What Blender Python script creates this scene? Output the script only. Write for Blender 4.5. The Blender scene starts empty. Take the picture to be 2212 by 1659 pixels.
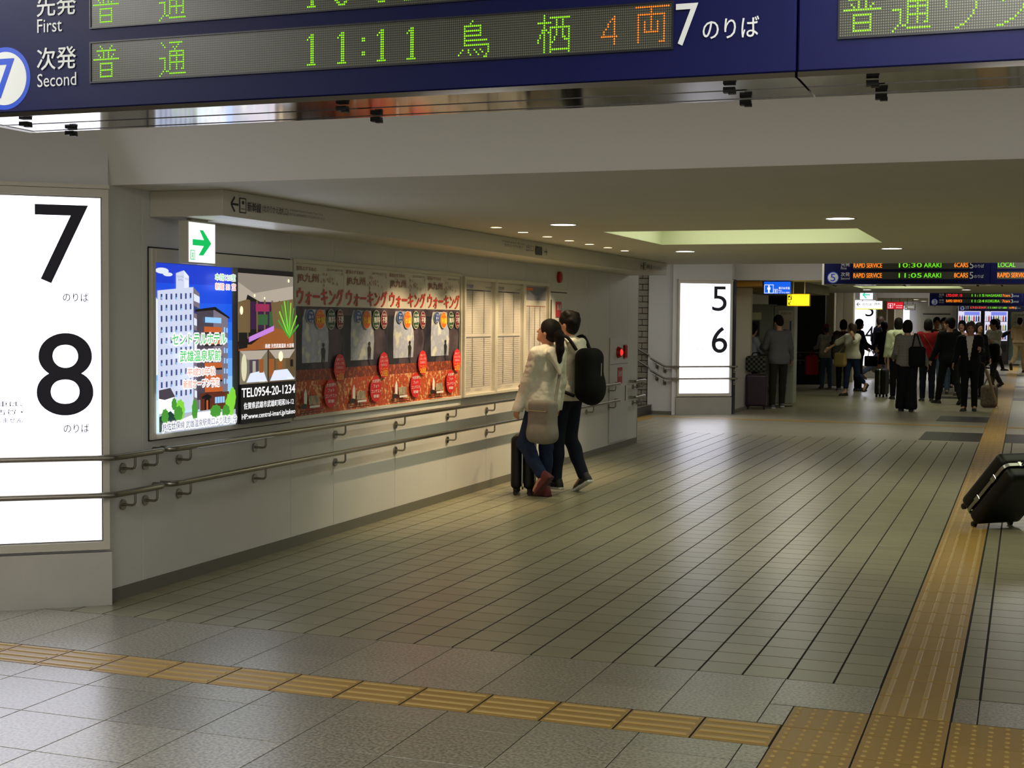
import bpy, math, random
import numpy as np
from mathutils import Vector, Matrix
R = math.radians
rng = random.Random(7)
scene = bpy.context.scene
COL = scene.collection

# ------------------------------------------------------------------ camera
cam_d = bpy.data.cameras.new('camera'); cam = bpy.data.objects.new('camera', cam_d); COL.objects.link(cam)
yaw, pit, rol = R(20.04), R(2.618), R(0.492)
fw = Vector((-math.sin(yaw)*math.cos(pit), math.cos(yaw)*math.cos(pit), -math.sin(pit)))
rt = Vector((math.cos(yaw), math.sin(yaw), 0)); up = rt.cross(fw)
r2 = math.cos(rol)*rt + math.sin(rol)*up; u2 = -math.sin(rol)*rt + math.cos(rol)*up
m = Matrix((r2, u2, -fw)).transposed().to_4x4(); m.translation = (0, 0, 1.64)
cam.matrix_world = m
cam_d.sensor_width = 36; cam_d.lens = 3043*36/2212; cam_d.clip_end = 200; cam_d.clip_start = .05
scene.camera = cam
# ------------------------------------------------------------------ world, view
w = bpy.data.worlds.new('world'); scene.world = w; w.use_nodes = True
w.node_tree.nodes['Background'].inputs[0].default_value = (.5, .5, .42, 1)
w.node_tree.nodes['Background'].inputs[1].default_value = .02
scene.view_settings.view_transform = 'Standard'; scene.view_settings.look = 'None'
scene.view_settings.exposure = 0; scene.view_settings.gamma = 1; scene.view_settings.use_curve_mapping = False
scene.cycles.use_denoising = True
scene.cycles.use_adaptive_sampling = True; scene.cycles.adaptive_threshold = .06
scene.cycles.max_bounces = 4; scene.cycles.diffuse_bounces = 3; scene.cycles.glossy_bounces = 3
scene.cycles.transmission_bounces = 4; scene.cycles.transparent_max_bounces = 8
scene.cycles.caustics_reflective = False; scene.cycles.caustics_refractive = False
scene.cycles.sample_clamp_indirect = 3

WX = -4.894      # left wall plane
ZL, ZH = 2.381, 2.98   # low and high ceiling heights

def area(name, loc, size, power, col, rot=(0, 0, 0), sy=None):
    l = bpy.data.lights.new(name, 'AREA'); l.energy = power; l.color = col
    l.shape = 'RECTANGLE' if sy else 'SQUARE'; l.size = size
    if sy: l.size_y = sy
    o = bpy.data.objects.new(name, l); COL.objects.link(o); o.location = loc; o.rotation_euler = rot
    return o
GREENISH = (1.0, .985, .78); NEUTRAL = (1.0, .985, .95)
# luminaires of the raised ceiling bays (their fixtures are built with the ceiling below)
for cy, pw, cc in ((2.2, 62, NEUTRAL), (-3.0, 76, NEUTRAL), (21.6, 30, NEUTRAL), (39.5, 24, NEUTRAL), (54.0, 60, NEUTRAL)):
    for cx in (-3.3, 0.0, 2.6):
        area('bay_lamp', (cx, cy, ZH-.06), .5, pw, cc, sy=2.6)
for cx in (-6.6,):
    area('stair_lamp', (cx, 21.3, ZH-.06), .5, 16, NEUTRAL, sy=2.2)

# ------------------------------------------------------------------ helpers
def lin(c):
    return tuple(((x/255)/12.92 if x/255 <= .04045 else ((x/255+.055)/1.055)**2.4) for x in c)
MATS = {}
def mat(name, rgb=(200, 200, 200), rough=.6, metal=0, emit=0, noise=0, nscale=20, bump=0, bscale=60, alpha=1, spec=.5, trans=0, coat=0):
    """rgb is the sRGB 0-255 colour of the thing itself"""
    if name in MATS: return MATS[name]
    m = bpy.data.materials.new(name); m.use_nodes = True; MATS[name] = m
    nt = m.node_tree; b = nt.nodes['Principled BSDF']; c = lin(rgb)+(1,)
    b.inputs['Base Color'].default_value = c; b.inputs['Roughness'].default_value = rough
    b.inputs['Metallic'].default_value = metal; b.inputs['Alpha'].default_value = alpha
    b.inputs['Specular IOR Level'].default_value = spec; b.inputs['Transmission Weight'].default_value = trans
    b.inputs['Coat Weight'].default_value = coat
    if emit:
        b.inputs['Emission Color'].default_value = c; b.inputs['Emission Strength'].default_value = emit
        m.cycles.emission_sampling = 'NONE' if emit < 1.6 else 'AUTO'
        b.inputs['Base Color'].default_value = tuple(x*.25 for x in c[:3])+(1,)
    if noise or bump:
        tc = nt.nodes.new('ShaderNodeTexCoord')
    if noise:
        n = nt.nodes.new('ShaderNodeTexNoise'); n.inputs['Scale'].default_value = nscale; n.inputs['Detail'].default_value = 4
        nt.links.new(tc.outputs['Object'], n.inputs['Vector'])
        mp = nt.nodes.new('ShaderNodeMapRange'); mp.inputs[1].default_value = .3; mp.inputs[2].default_value = .7
        mp.inputs[3].default_value = 1-noise; mp.inputs[4].default_value = 1+noise
        nt.links.new(n.outputs['Fac'], mp.inputs[0])
        mx = nt.nodes.new('ShaderNodeVectorMath'); mx.operation = 'SCALE'; mx.inputs[0].default_value = c[:3]
        nt.links.new(mp.outputs[0], mx.inputs['Scale']); nt.links.new(mx.outputs[0], b.inputs['Base Color'])
    if bump:
        n = nt.nodes.new('ShaderNodeTexNoise'); n.inputs['Scale'].default_value = bscale
        nt.links.new(tc.outputs['Object'], n.inputs['Vector'])
        bp = nt.nodes.new('ShaderNodeBump'); bp.inputs['Strength'].default_value = bump; bp.inputs['Distance'].default_value = .04
        nt.links.new(n.outputs['Fac'], bp.inputs['Height']); nt.links.new(bp.outputs[0], b.inputs['Normal'])
    return m
def pic(name, rgb, e=1.0):      # colour of a backlit print
    return mat(name, rgb, rough=.5, emit=e)

ORG = {}
def tag(o, label=None, cat=None, group=None, kind=None):
    if label: o['label'] = label
    if cat: o['category'] = cat
    if group: o['group'] = group
    if kind: o['kind'] = kind
    return o
def thing(name, label, cat, loc=(0, 0, 0), group=None):
    o = bpy.data.objects.new(name, None); COL.objects.link(o); o.location = loc; o.empty_display_size = .1
    ORG[o.name] = Vector(loc)
    return tag(o, label, cat, group)
def group_root(name, kind='structure'):
    o = bpy.data.objects.new(name, None); COL.objects.link(o); ORG[o.name] = Vector((0, 0, 0)); o['kind'] = kind
    return o
_tc = {}
def text_geo(s, bold=0.0, gap=1.0):
    k = (s, bold, gap)
    if k not in _tc:
        cu = bpy.data.curves.new('t', 'FONT'); cu.body = s; cu.resolution_u = 10 if len(s) == 1 else 3; cu.offset = bold; cu.space_character = gap
        o = bpy.data.objects.new('t', cu); COL.objects.link(o)
        dg = bpy.context.evaluated_depsgraph_get(); dg.update()
        me = bpy.data.meshes.new_from_object(o.evaluated_get(dg))
        vs = np.array([v.co[:2] for v in me.vertices]) if len(me.vertices) else np.zeros((0, 2))
        fs = [tuple(p.vertices) for p in me.polygons]
        bpy.data.objects.remove(o); bpy.data.meshes.remove(me); bpy.data.curves.remove(cu)
        _tc[k] = (vs, fs)
    return _tc[k]

class MB:
    """mesh builder: world coordinates in, one mesh object out"""
    def __init__(s): s.v = []; s.f = []; s.mi = []; s.sm = []
    def add(s, vs, fs, mi=0, smooth=False):
        n = len(s.v); s.v += [tuple(v) for v in vs]
        for f in fs: s.f.append(tuple(i+n for i in f)); s.mi.append(mi); s.sm.append(smooth)
        return s
    def box(s, a, b, mi=0, bev=0):
        x0, y0, z0 = [min(p, q) for p, q in zip(a, b)]; x1, y1, z1 = [max(p, q) for p, q in zip(a, b)]
        if not bev:
            v = [(x0, y0, z0), (x1, y0, z0), (x1, y1, z0), (x0, y1, z0), (x0, y0, z1), (x1, y0, z1), (x1, y1, z1), (x0, y1, z1)]
            return s.add(v, [(0, 3, 2, 1), (4, 5, 6, 7), (0, 1, 5, 4), (1, 2, 6, 5), (2, 3, 7, 6), (3, 0, 4, 7)], mi)
        e = min(bev, (x1-x0)*.49, (y1-y0)*.49, (z1-z0)*.49)
        v = []
        for z, i in ((z0, e), (z0+e, 0), (z1-e, 0), (z1, e)):
            if i: p = [(x0+e, y0+e), (x1-e, y0+e), (x1-e, y1-e), (x0+e, y1-e)]*1; p = [q for q in p for _ in (0, 1)]
            else: p = [(x0, y0+e), (x0+e, y0), (x1-e, y0), (x1, y0+e), (x1, y1-e), (x1-e, y1), (x0+e, y1), (x0, y1-e)]
            v += [(q[0], q[1], z) for q in p]
        f = []
        for k in range(3):
            for i in range(8): j = (i+1) % 8; f.append((k*8+i, k*8+j, k*8+8+j, k*8+8+i))
        f.append(tuple(range(7, -1, -1))); f.append(tuple(range(24, 32)))
        return s.add(v, f, mi)
    def obox(s, c, ax, h, mi=0):
        """oriented box: centre, three axis vectors, three half sizes"""
        c = Vector(c); A = [Vector(a).normalized()*k for a, k in zip(ax, h)]
        v = [c+A[0]*i+A[1]*j+A[2]*k for k in (-1, 1) for i, j in ((-1, -1), (1, -1), (1, 1), (-1, 1))]
        return s.add(v, [(0, 3, 2, 1), (4, 5, 6, 7), (0, 1, 5, 4), (1, 2, 6, 5), (2, 3, 7, 6), (3, 0, 4, 7)], mi)
    def tube(s, pts, r, n=10, mi=0, cap=True):
        pts = [Vector(p) for p in pts]; rs = r if isinstance(r, (list, tuple)) else [r]*len(pts)
        v = []; prev = None
        for i, p in enumerate(pts):
            t = (pts[min(i+1, len(pts)-1)]-pts[max(i-1, 0)]).normalized()
            a = prev if prev is not None else (Vector((0, 0, 1)) if abs(t.z) < .9 else Vector((1, 0, 0)))
            b = t.cross(a)
            if b.length < 1e-6: b = t.cross(Vector((1, .3, 0)))
            b.normalize(); a = b.cross(t).normalized(); prev = a
            for k in range(n):
                q = 2*math.pi*k/n; v.append(p+(a*math.cos(q)+b*math.sin(q))*rs[i])
        f = [(i*n+k, i*n+(k+1) % n, (i+1)*n+(k+1) % n, (i+1)*n+k) for i in range(len(pts)-1) for k in range(n)]
        f = [tuple(reversed(q)) for q in f]
        s.add(v, f, mi, True)
        if cap: s.add(v[:n], [tuple(range(n))], mi); s.add(v[-n:], [tuple(range(n-1, -1, -1))], mi)
        return s
    def disc(s, c, nrm, r, t=0, n=24, mi=0, r2=None):
        c = Vector(c); nn = Vector(nrm).normalized()
        return s.tube([c, c+nn*max(t, .0005)], [r, r2 or r], n, mi)
    def quad(s, vs, mi=0): return s.add(vs, [tuple(range(len(vs)))], mi)
    def build(s, name, mats, parent=None, kind=None, label=None):
        me = bpy.data.meshes.new(name); org = ORG.get(parent.name, Vector()) if parent else Vector()
        me.from_pydata([(Vector(v)-org)[:] for v in s.v], [], s.f)
        mats = mats if isinstance(mats, (list, tuple)) else [mats]
        for q in mats: me.materials.append(q)
        me.polygons.foreach_set('material_index', s.mi); me.polygons.foreach_set('use_smooth', s.sm); me.update()
        o = bpy.data.objects.new(name, me); COL.objects.link(o)
        if parent: o.parent = parent
        ORG[o.name] = org.copy()
        if kind: o['kind'] = kind
        if label: o['label'] = label
        return o
    def single(s, name, mats, label, cat, group=None):
        """the whole mesh is one top-level thing, origin at its base centre"""
        a = np.array([tuple(v) for v in s.v]); org = Vector(((a[:, 0].min()+a[:, 0].max())/2, (a[:, 1].min()+a[:, 1].max())/2, a[:, 2].min()))
        p = bpy.data.objects.new('tmp', None); ORG['tmp'] = org
        s.v = [tuple(Vector(v)-org) for v in s.v]
        o = s.build(name, mats); o.location = org; ORG[o.name] = org; bpy.data.objects.remove(p)
        return tag(o, label, cat, group)

class Pic:
    """flat print on a plane: origin, right, up; units are metres on the plane. Layers sit 0.5 mm over one another"""
    def __init__(s, o, right, up, lift=.0006):
        s.o = Vector(o); s.r = Vector(right).normalized(); s.u = Vector(up).normalized(); s.n = s.r.cross(s.u); s.l = 0; s.lift = lift; s.mb = MB(); s.mats = []
    def P(s, x, y): return s.o+s.r*x+s.u*y+s.n*s.l
    def mi(s, m):
        if m not in s.mats: s.mats.append(m)
        return s.mats.index(m)
    def poly(s, pts, m): s.l += s.lift; s.mb.quad([s.P(*p) for p in pts], s.mi(m)); return s
    def rect(s, x0, y0, x1, y1, m): return s.poly([(x0, y0), (x1, y0), (x1, y1), (x0, y1)], m)
    def rects(s, L, m):
        s.l += s.lift
        for x0, y0, x1, y1 in L: s.mb.quad([s.P(*p) for p in ((x0, y0), (x1, y0), (x1, y1), (x0, y1))], s.mi(m))
        return s
    def ell(s, cx, cy, rx, ry, m, n=28, spike=0):
        return s.poly([(cx+rx*(1-spike*(k % 2))*math.cos(2*math.pi*k/n), cy+ry*(1-spike*(k % 2))*math.sin(2*math.pi*k/n)) for k in range(n)], m)
    def ring(s, cx, cy, r0, r1, m, n=40):
        s.l += s.lift
        for k in range(n):
            a, b = 2*math.pi*k/n, 2*math.pi*(k+1)/n
            s.mb.quad([s.P(cx+q*math.cos(t), cy+q*math.sin(t)) for q, t in ((r0, a), (r1, a), (r1, b), (r0, b))], s.mi(m))
        return s
    def line(s, pts, wd, m):
        s.l += s.lift
        for (x0, y0), (x1, y1) in zip(pts[:-1], pts[1:]):
            d = math.hypot(x1-x0, y1-y0) or 1; nx, ny = -(y1-y0)/d*wd/2, (x1-x0)/d*wd/2
            s.mb.quad([s.P(x0-nx, y0-ny), s.P(x1-nx, y1-ny), s.P(x1+nx, y1+ny), s.P(x0+nx, y0+ny)], s.mi(m))
        return s
    def text(s, t, x0, y0, x1, y1, m, bold=0.0, align='fit', outline=None, oc=None, shifts=None):
        """writing fitted into the box x0..x1, y0..y1"""
        if outline:
            s.text(t, x0, y0, x1, y1, oc, shifts=[(outline*math.cos(k*math.pi/4), outline*math.sin(k*math.pi/4)) for k in range(8)])
        vs, fs = text_geo(t, 0.0)
        if not len(vs): return s
        s.l += s.lift; a, b = vs.min(0), vs.max(0)
        sy = (y1-y0)/(b[1]-a[1]); sx = (x1-x0)/(b[0]-a[0])
        if align != 'fit': sx = sy
        e = bold*(y1-y0)*.8
        if shifts is None: shifts = [(0, 0)] if not bold else [(-e, 0), (e, 0), (0, e*.6), (0, -e*.6)]
        for dx, dy in shifts:
            s.l += s.lift*.12; q = [s.P(x0+dx+(v[0]-a[0])*sx, y0+dy+(v[1]-a[1])*sy) for v in vs]; s.mb.add(q, fs, s.mi(m))
        return s
    def build(s, name, parent, label=None): return s.mb.build(name, s.mats, parent, label=label)

# ------------------------------------------------------------------ shapes from distance fields (people, bags)
def _sm(a, b, k):
    if k <= 0: return np.minimum(a, b)
    h = np.clip(.5+.5*(b-a)/k, 0, 1); return b*(1-h)+a*h-k*h*(1-h)
class Field:
    def __init__(s): s.p = []; s.cuts = []
    def cap(s, a, b, ra, rb=None, k=.03, flat=None, sub=False):
        s.p.append(('c', np.array(a, float), np.array(b, float), ra, ra if rb is None else rb, k, flat, sub)); return s
    def ell(s, c, r, k=.02, B=None, sub=False): s.p.append(('e', np.array(c, float), np.array(r, float), B, None, k, None, sub)); return s
    def box(s, c, h, rad, k=.01, B=None, sub=False): s.p.append(('b', np.array(c, float), np.array(h, float), rad, B, k, None, sub)); return s
    def cut(s, g): s.cuts.append(g); return s
    def bounds(s, q):
        if q[0] == 'c':
            r = max(q[3], q[4])+.0; lo = np.minimum(q[1], q[2])-r; hi = np.maximum(q[1], q[2])+r
        elif q[0] == 'e': r = q[2].max() if q[3] is not None else q[2]; lo = q[1]-r; hi = q[1]+r
        else: r = np.linalg.norm(q[2]) if q[4] is not None else q[2]; lo = q[1]-r; hi = q[1]+r
        return lo, hi
    def ev(s, q, P):
        if q[0] == 'c':
            a, b, ra, rb, fl = q[1], q[2], q[3], q[4], q[6]
            if fl is not None:
                v = np.array(fl[0], float); v /= np.linalg.norm(v); P = P+((P-a) @ v)[..., None]*(1/fl[1]-1)*v; ab0 = b-a; b = b+(ab0 @ v)*(1/fl[1]-1)*v
            ab = b-a; L = ab @ ab
            t = np.clip(((P-a) @ ab)/L, 0, 1) if L > 1e-12 else np.zeros(P.shape[:-1])
            return np.linalg.norm(P-a-t[..., None]*ab, axis=-1)-(ra+(rb-ra)*t)
        B = q[3] if q[0] == 'e' else q[4]; D = P-q[1]
        if B is not None: D = D @ np.array(B).T
        if q[0] == 'e': return (np.linalg.norm(D/q[2], axis=-1)-1)*q[2].min()
        d = np.abs(D)-(q[2]-q[3]); return np.linalg.norm(np.maximum(d, 0), axis=-1)+np.minimum(d.max(-1), 0)-q[3]
    def mesh(s, h, relax=1):
        bb = [s.bounds(q) for q in s.p if not q[7]]
        lo = np.min([b[0] for b in bb], 0)-2.5*h; hi = np.max([b[1] for b in bb], 0)+2.5*h
        n = np.ceil((hi-lo)/h).astype(int)+1
        ax = [lo[i]+h*np.arange(n[i]) for i in range(3)]
        V = np.full(n, .2, np.float32)
        for q in s.p:
            l, u = s.bounds(q); e = q[5]+3*h
            i0 = np.clip(((l-e-lo)/h).astype(int), 0, n); i1 = np.clip(((u+e-lo)/h).astype(int)+2, 0, n)
            sl = tuple(slice(a, b) for a, b in zip(i0, i1))
            P = np.stack(np.meshgrid(ax[0][sl[0]], ax[1][sl[1]], ax[2][sl[2]], indexing='ij'), -1)
            if not P.size: continue
            d = s.ev(q, P)
            V[sl] = -_sm(-V[sl], d, q[5]) if q[7] else _sm(V[sl], d, q[5])
        if s.cuts:
            P = np.stack(np.meshgrid(*ax, indexing='ij'), -1)
            for g in s.cuts: V = np.maximum(V, g(P))
        V[0] = V[-1] = .1; V[:, 0] = V[:, -1] = .1; V[:, :, 0] = V[:, :, -1] = .1
        S = V < 0; c = [S[i:n[0]-1+i, j:n[1]-1+j, k:n[2]-1+k] for i in (0, 1) for j in (0, 1) for k in (0, 1)]
        cnt = sum(x.astype(np.int8) for x in c); M = (cnt > 0) & (cnt < 8); I = np.argwhere(M)
        idx = np.full(M.shape, -1, np.int64); idx[M] = np.arange(len(I))
        acc = np.zeros((len(I), 3)); w = np.zeros(len(I))
        cor = [(i, j, k) for i in (0, 1) for j in (0, 1) for k in (0, 1)]
        for a in cor:
            for d in range(3):
                if a[d]: continue
                b = list(a); b[d] = 1
                va = V[I[:, 0]+a[0], I[:, 1]+a[1], I[:, 2]+a[2]]; vb = V[I[:, 0]+b[0], I[:, 1]+b[1], I[:, 2]+b[2]]
                x = (va < 0) != (vb < 0); t = np.where(x, va/np.where(x, va-vb, 1), 0)
                p = np.array(a, float)+np.eye(3)[d]*t[:, None]; acc += np.where(x[:, None], p, 0); w += x
        vs = lo+(I+acc/w[:, None])*h
        F = []
        for d in range(3):
            s0 = [slice(None)]*3; s1 = [slice(None)]*3; s0[d] = slice(0, -1); s1[d] = slice(1, None)
            E = np.argwhere(S[tuple(s0)] != S[tuple(s1)]); e1, e2 = (d+1) % 3, (d+2) % 3
            E = E[(E[:, e1] > 0) & (E[:, e2] > 0) & (E[:, e1] < n[e1]-1) & (E[:, e2] < n[e2]-1)]
            ins = S[E[:, 0], E[:, 1], E[:, 2]]
            o1 = np.eye(3, dtype=int)[e1]; o2 = np.eye(3, dtype=int)[e2]
            g = lambda X: idx[X[:, 0], X[:, 1], X[:, 2]]
            Q = np.stack([g(E-o1-o2), g(E-o2), g(E), g(E-o1)], 1); Q[~ins] = Q[~ins][:, ::-1]; F.append(Q)
        F = np.concatenate(F); F = F[(F >= 0).all(1)]
        for _ in range(relax):
            A = np.zeros_like(vs); C = np.zeros(len(vs))
            for k in range(4):
                np.add.at(A, F[:, k], vs[F[:, (k+1) % 4]]); np.add.at(C, F[:, k], 1)
            vs = vs*.45+.55*A/np.maximum(C, 1)[:, None]
        return vs, F
def fmesh(name, F, h, mats, parent=None, slot=None, relax=1, extra=None, T=None):
    vs, fs = F.mesh(h, relax) if isinstance(F, Field) else F
    if extra:
        for e in extra: fs = np.concatenate([fs, e[1]+len(vs)]); vs = np.concatenate([vs, e[0]])
    me = bpy.data.meshes.new(name); me.vertices.add(len(vs)); me.vertices.foreach_set('co', vs.astype(np.float32).ravel())
    nf = len(fs); me.loops.add(nf*4); me.loops.foreach_set('vertex_index', fs.astype(np.int32).ravel())
    me.polygons.add(nf); me.polygons.foreach_set('loop_start', np.arange(nf, dtype=np.int32)*4)
    me.polygons.foreach_set('use_smooth', np.ones(nf, bool))
    for q in (mats if isinstance(mats, (list, tuple)) else [mats]): me.materials.append(q)
    if slot is not None: me.polygons.foreach_set('material_index', slot(vs[fs].mean(1)).astype(np.int32))
    me.update(calc_edges=True); me.validate()
    o = bpy.data.objects.new(name, me); COL.objects.link(o)
    if parent: o.parent = parent
    ORG[o.name] = ORG.get(parent.name, Vector()).copy() if parent else Vector()
    return o
# ================================================================== materials of the place
M_WALL = mat('wall_white', (214, 213, 206), rough=.42, noise=.02, nscale=3)
M_WALLW = mat('wall_white_matt', (212, 211, 208), rough=.6)
M_CEIL = mat('ceiling_paint', (206, 203, 188), rough=.8, noise=.02, nscale=2)
M_CREAM = mat('cream_metal', (205, 201, 184), rough=.4)
M_STEEL = mat('brushed_steel', (188, 186, 176), rough=.46, metal=1, noise=.04, nscale=5)
M_RAIL = mat('handrail_steel', (150, 146, 134), rough=.3, metal=1)
M_BASEB = mat('grey_baseboard', (112, 110, 96), rough=.5)
M_DARK = mat('dark_gap', (26, 26, 24), rough=.7)
M_BLACK = mat('black_print', (22, 20, 26), rough=.5)
M_GROUT = mat('grout', (40, 37, 30), rough=.9, spec=.2)
def floor_mat(name, rgb, pitch, off, var=.08, rough=.28, speck=0, sscale=120, spec=.45):
    m = mat(name, rgb, rough=rough, spec=spec); nt = m.node_tree; b = nt.nodes['Principled BSDF']; N = nt.nodes.new; L = nt.links.new
    g = N('ShaderNodeNewGeometry')
    sn = N('ShaderNodeVectorMath'); sn.operation = 'SUBTRACT'; sn.inputs[1].default_value = (off[0], off[1], 0); L(g.outputs['Position'], sn.inputs[0])
    dv = N('ShaderNodeVectorMath'); dv.operation = 'DIVIDE'; dv.inputs[1].default_value = (pitch[0], pitch[1], 10); L(sn.outputs[0], dv.inputs[0])
    fl = N('ShaderNodeVectorMath'); fl.operation = 'FLOOR'; L(dv.outputs[0], fl.inputs[0])
    wn = N('ShaderNodeTexWhiteNoise'); L(fl.outputs[0], wn.inputs['Vector'])
    mr = N('ShaderNodeMapRange'); mr.inputs[3].default_value = 1-var; mr.inputs[4].default_value = 1+var; L(wn.outputs['Value'], mr.inputs[0])
    sc = N('ShaderNodeVectorMath'); sc.operation = 'SCALE'; sc.inputs[0].default_value = lin(rgb); L(mr.outputs[0], sc.inputs['Scale'])
    out = sc.outputs[0]
    n1 = N('ShaderNodeTexNoise'); n1.inputs['Scale'].default_value = sscale if speck else 9; n1.inputs['Detail'].default_value = 3 if speck else 5
    L(g.outputs['Position'], n1.inputs['Vector'])
    m2 = N('ShaderNodeMapRange'); m2.inputs[1].default_value = .36 if speck else .2; m2.inputs[2].default_value = .64 if speck else .8; a = speck or .025
    m2.inputs[3].default_value = 1-a; m2.inputs[4].default_value = 1+a; L(n1.outputs['Fac'], m2.inputs[0])
    s2 = N('ShaderNodeVectorMath'); s2.operation = 'SCALE'; L(out, s2.inputs[0]); L(m2.outputs[0], s2.inputs['Scale'])
    L(s2.outputs[0], b.inputs['Base Color'])
    n2 = N('ShaderNodeTexNoise'); n2.inputs['Scale'].default_value = 2.3; L(g.outputs['Position'], n2.inputs['Vector'])
    m3 = N('ShaderNodeMapRange'); m3.inputs[3].default_value = rough-.07; m3.inputs[4].default_value = rough+.12; L(n2.outputs['Fac'], m3.inputs[0])
    return m
P = .2085; TX0, TY0 = -.580, 6.458
M_TILE = floor_mat('ceramic_tile', (142, 138, 112), (P, P), (TX0, TY0), var=.08, rough=.33)
M_GRAN = floor_mat('granite', (140, 136, 120), (.413, .435), (-3.893, 5.18), var=.13, rough=.29, spec=.7, speck=.42, sscale=70)
M_TACT = floor_mat('tactile_yellow', (166, 132, 66), (.32, .32), (-.577, 6.01), var=.05, rough=.42)
M_TACT2 = mat('tactile_pale_top', (186, 156, 92), rough=.4)  # lighter yellow of the raised bars and dots
M_DSTONE = mat('dark_stone_tile', (40, 37, 36), rough=.35, noise=.1)

# ================================================================== floor
floor = group_root('floor')
MB().quad([(-9, -7, -.0014), (4.9, -7, -.0014), (4.9, 64, -.0014), (-9, 64, -.0014)]).build('screed', M_GROUT, floor)
def tile_mesh(name, sx, sy, m, gx=.0048, gy=.0040, e=.0009, h=.006):
    b = MB(); x1, y1 = sx-gx, sy-gy; x0, y0 = gx, gy
    v = [(x0, y0, -h), (x1, y0, -h), (x1, y1, -h), (x0, y1, -h), (x0, y0, -e), (x1, y0, -e), (x1, y1, -e), (x0, y1, -e), (x0+e, y0+e, 0), (x1-e, y0+e, 0), (x1-e, y1-e, 0), (x0+e, y1-e, 0)]
    f = [(a, b_, b_+4, a+4) for k in (0, 4) for a, b_ in ((k, k+1), (k+1, k+2), (k+2, k+3), (k+3, k))]+[(8, 9, 10, 11)]
    return v, f
def mesh_of(name, v, f, m, mi=None):
    me = bpy.data.meshes.new(name); me.from_pydata([tuple(q) for q in v], [], f); me.materials.append(m)
    if mi: me.materials.append(M_TACT2); me.polygons.foreach_set('material_index', mi)
    me.update(); return me
def place(me, name, loc, parent):
    o = bpy.data.objects.new(name, me); COL.objects.link(o); o.location = loc; o.parent = parent; return o
tv, tf = tile_mesh('tile', P, P, M_TILE)
tme = mesh_of('tile', tv, tf, M_TILE)
rest = MB(); ntile = 0
spots = []
for j in range(0, 78):
    for i in list(range(-27 if j < 2 or j > 56 else -22, 0))+list(range(3, 12)):
        x = TX0+i*P if i < 0 else -.152+(i-3)*P
        y = TY0+j*P if i < 0 else 6.41+j*P
        if i < 0 and x < WX-.1 and 6.8 < y < 18.3: continue
        if 20.5 < y+P/2 < 22.15 and i >= 0-4: continue
        if y > 22.9: continue
        spots.append((y, x, i))
near = sorted(spots, key=lambda q: (q[0] if q[1] < .25 else 99, q[1]))[:290]
ns = set(near)
for q in spots:
    if q in ns: place(tme, 'tile', (q[1], q[0], 0), floor)
    else: rest.add([(a+q[1], b+q[0], c) for a, b, c in tv], tf)
# narrow cut tiles right of the tactile strip, and along the wall
cv, cf = tile_mesh('cut', .098, P, M_TILE)
for j in range(70): rest.add([(a-.252, b+6.41+j*P, c) for a, b, c in cv], cf)
rest.build('tile_field', M_TILE, floor, kind='stuff')
# floor far away, tiles too small to tell apart
M_FAR = floor_mat('far_floor_tile', (146, 141, 118), (P, P), (0, 0), var=.06, rough=.34)
fb = MB()
for x0, y0, x1, y1 in ((-9, 18.3, -6.2, 23.4), (-6.2, 22.5, -.577, 23.4), (-9, 23.72, -.577, 62), (-.255, 23.72, 4.9, 62), (-.255, 22.5, 4.9, 23.4), (1.8, 6.45, 4.9, 22.9)):
    fb.quad([(x0, y0, -.0005), (x1, y0, -.0005), (x1, y1, -.0005), (x0, y1, -.0005)])
fb.build('far_paving', M_FAR, floor)
# granite slabs
GX, GY = .413, .435
def slab(x0, y0, x1, y1, name='granite_slab', m=M_GRAN, g=.0015):
    v, f = tile_mesh('s', x1-x0, y1-y0, m, g, g, .0018)
    o = place(mesh_of(name, v, f, m), name, (x0, y0, 0), floor); return o
xs = [-3.893+GX*k for k in range(-4, 8)]   # ... -1.002
for k in range(len(xs)-1):
    if xs[k] > -1.1: break
    slab(xs[k], 5.71, xs[k+1], TY0-.002)
    slab(xs[k], 5.18, xs[k+1], 5.395)
    for j in range(1, 4): slab(xs[k], 5.18-GY*j, xs[k+1], 5.18-GY*(j-1))
slab(-1.002, 6.012, -.58, TY0-.002); slab(-1.002, 5.71, -.897, 6.008); slab(-1.002, 5.18, -.897, 5.395)
for j in range(1, 4): slab(-1.002, 5.18-GY*j, -.897, 5.18-GY*(j-1))
slab(-.252, 6.012, -.154, 6.405); 
for k in range(6): slab(-.152+GX*k, 6.012, -.152+GX*(k+1), 6.405)
big = MB()   # paving behind and beside the camera
for a in range(-3, 6):
    for j in range(4, 28):
        x0, y0 = -3.893+GX*(a*2), 5.18-GY*j
        for dx in (0, GX): big.add([(p+x0+dx, q+y0, r) for p, q, r in tile_mesh('', GX, GY, M_GRAN, .0015, .0015, .0018)[0]], tf)
big.build('granite_field', M_GRAN, floor, kind='stuff')
slab(-8.0, -6.0, -3.893-GX*4.02, 6.45, 'granite_field', M_GRAN).__setitem__('kind', 'stuff')
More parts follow.
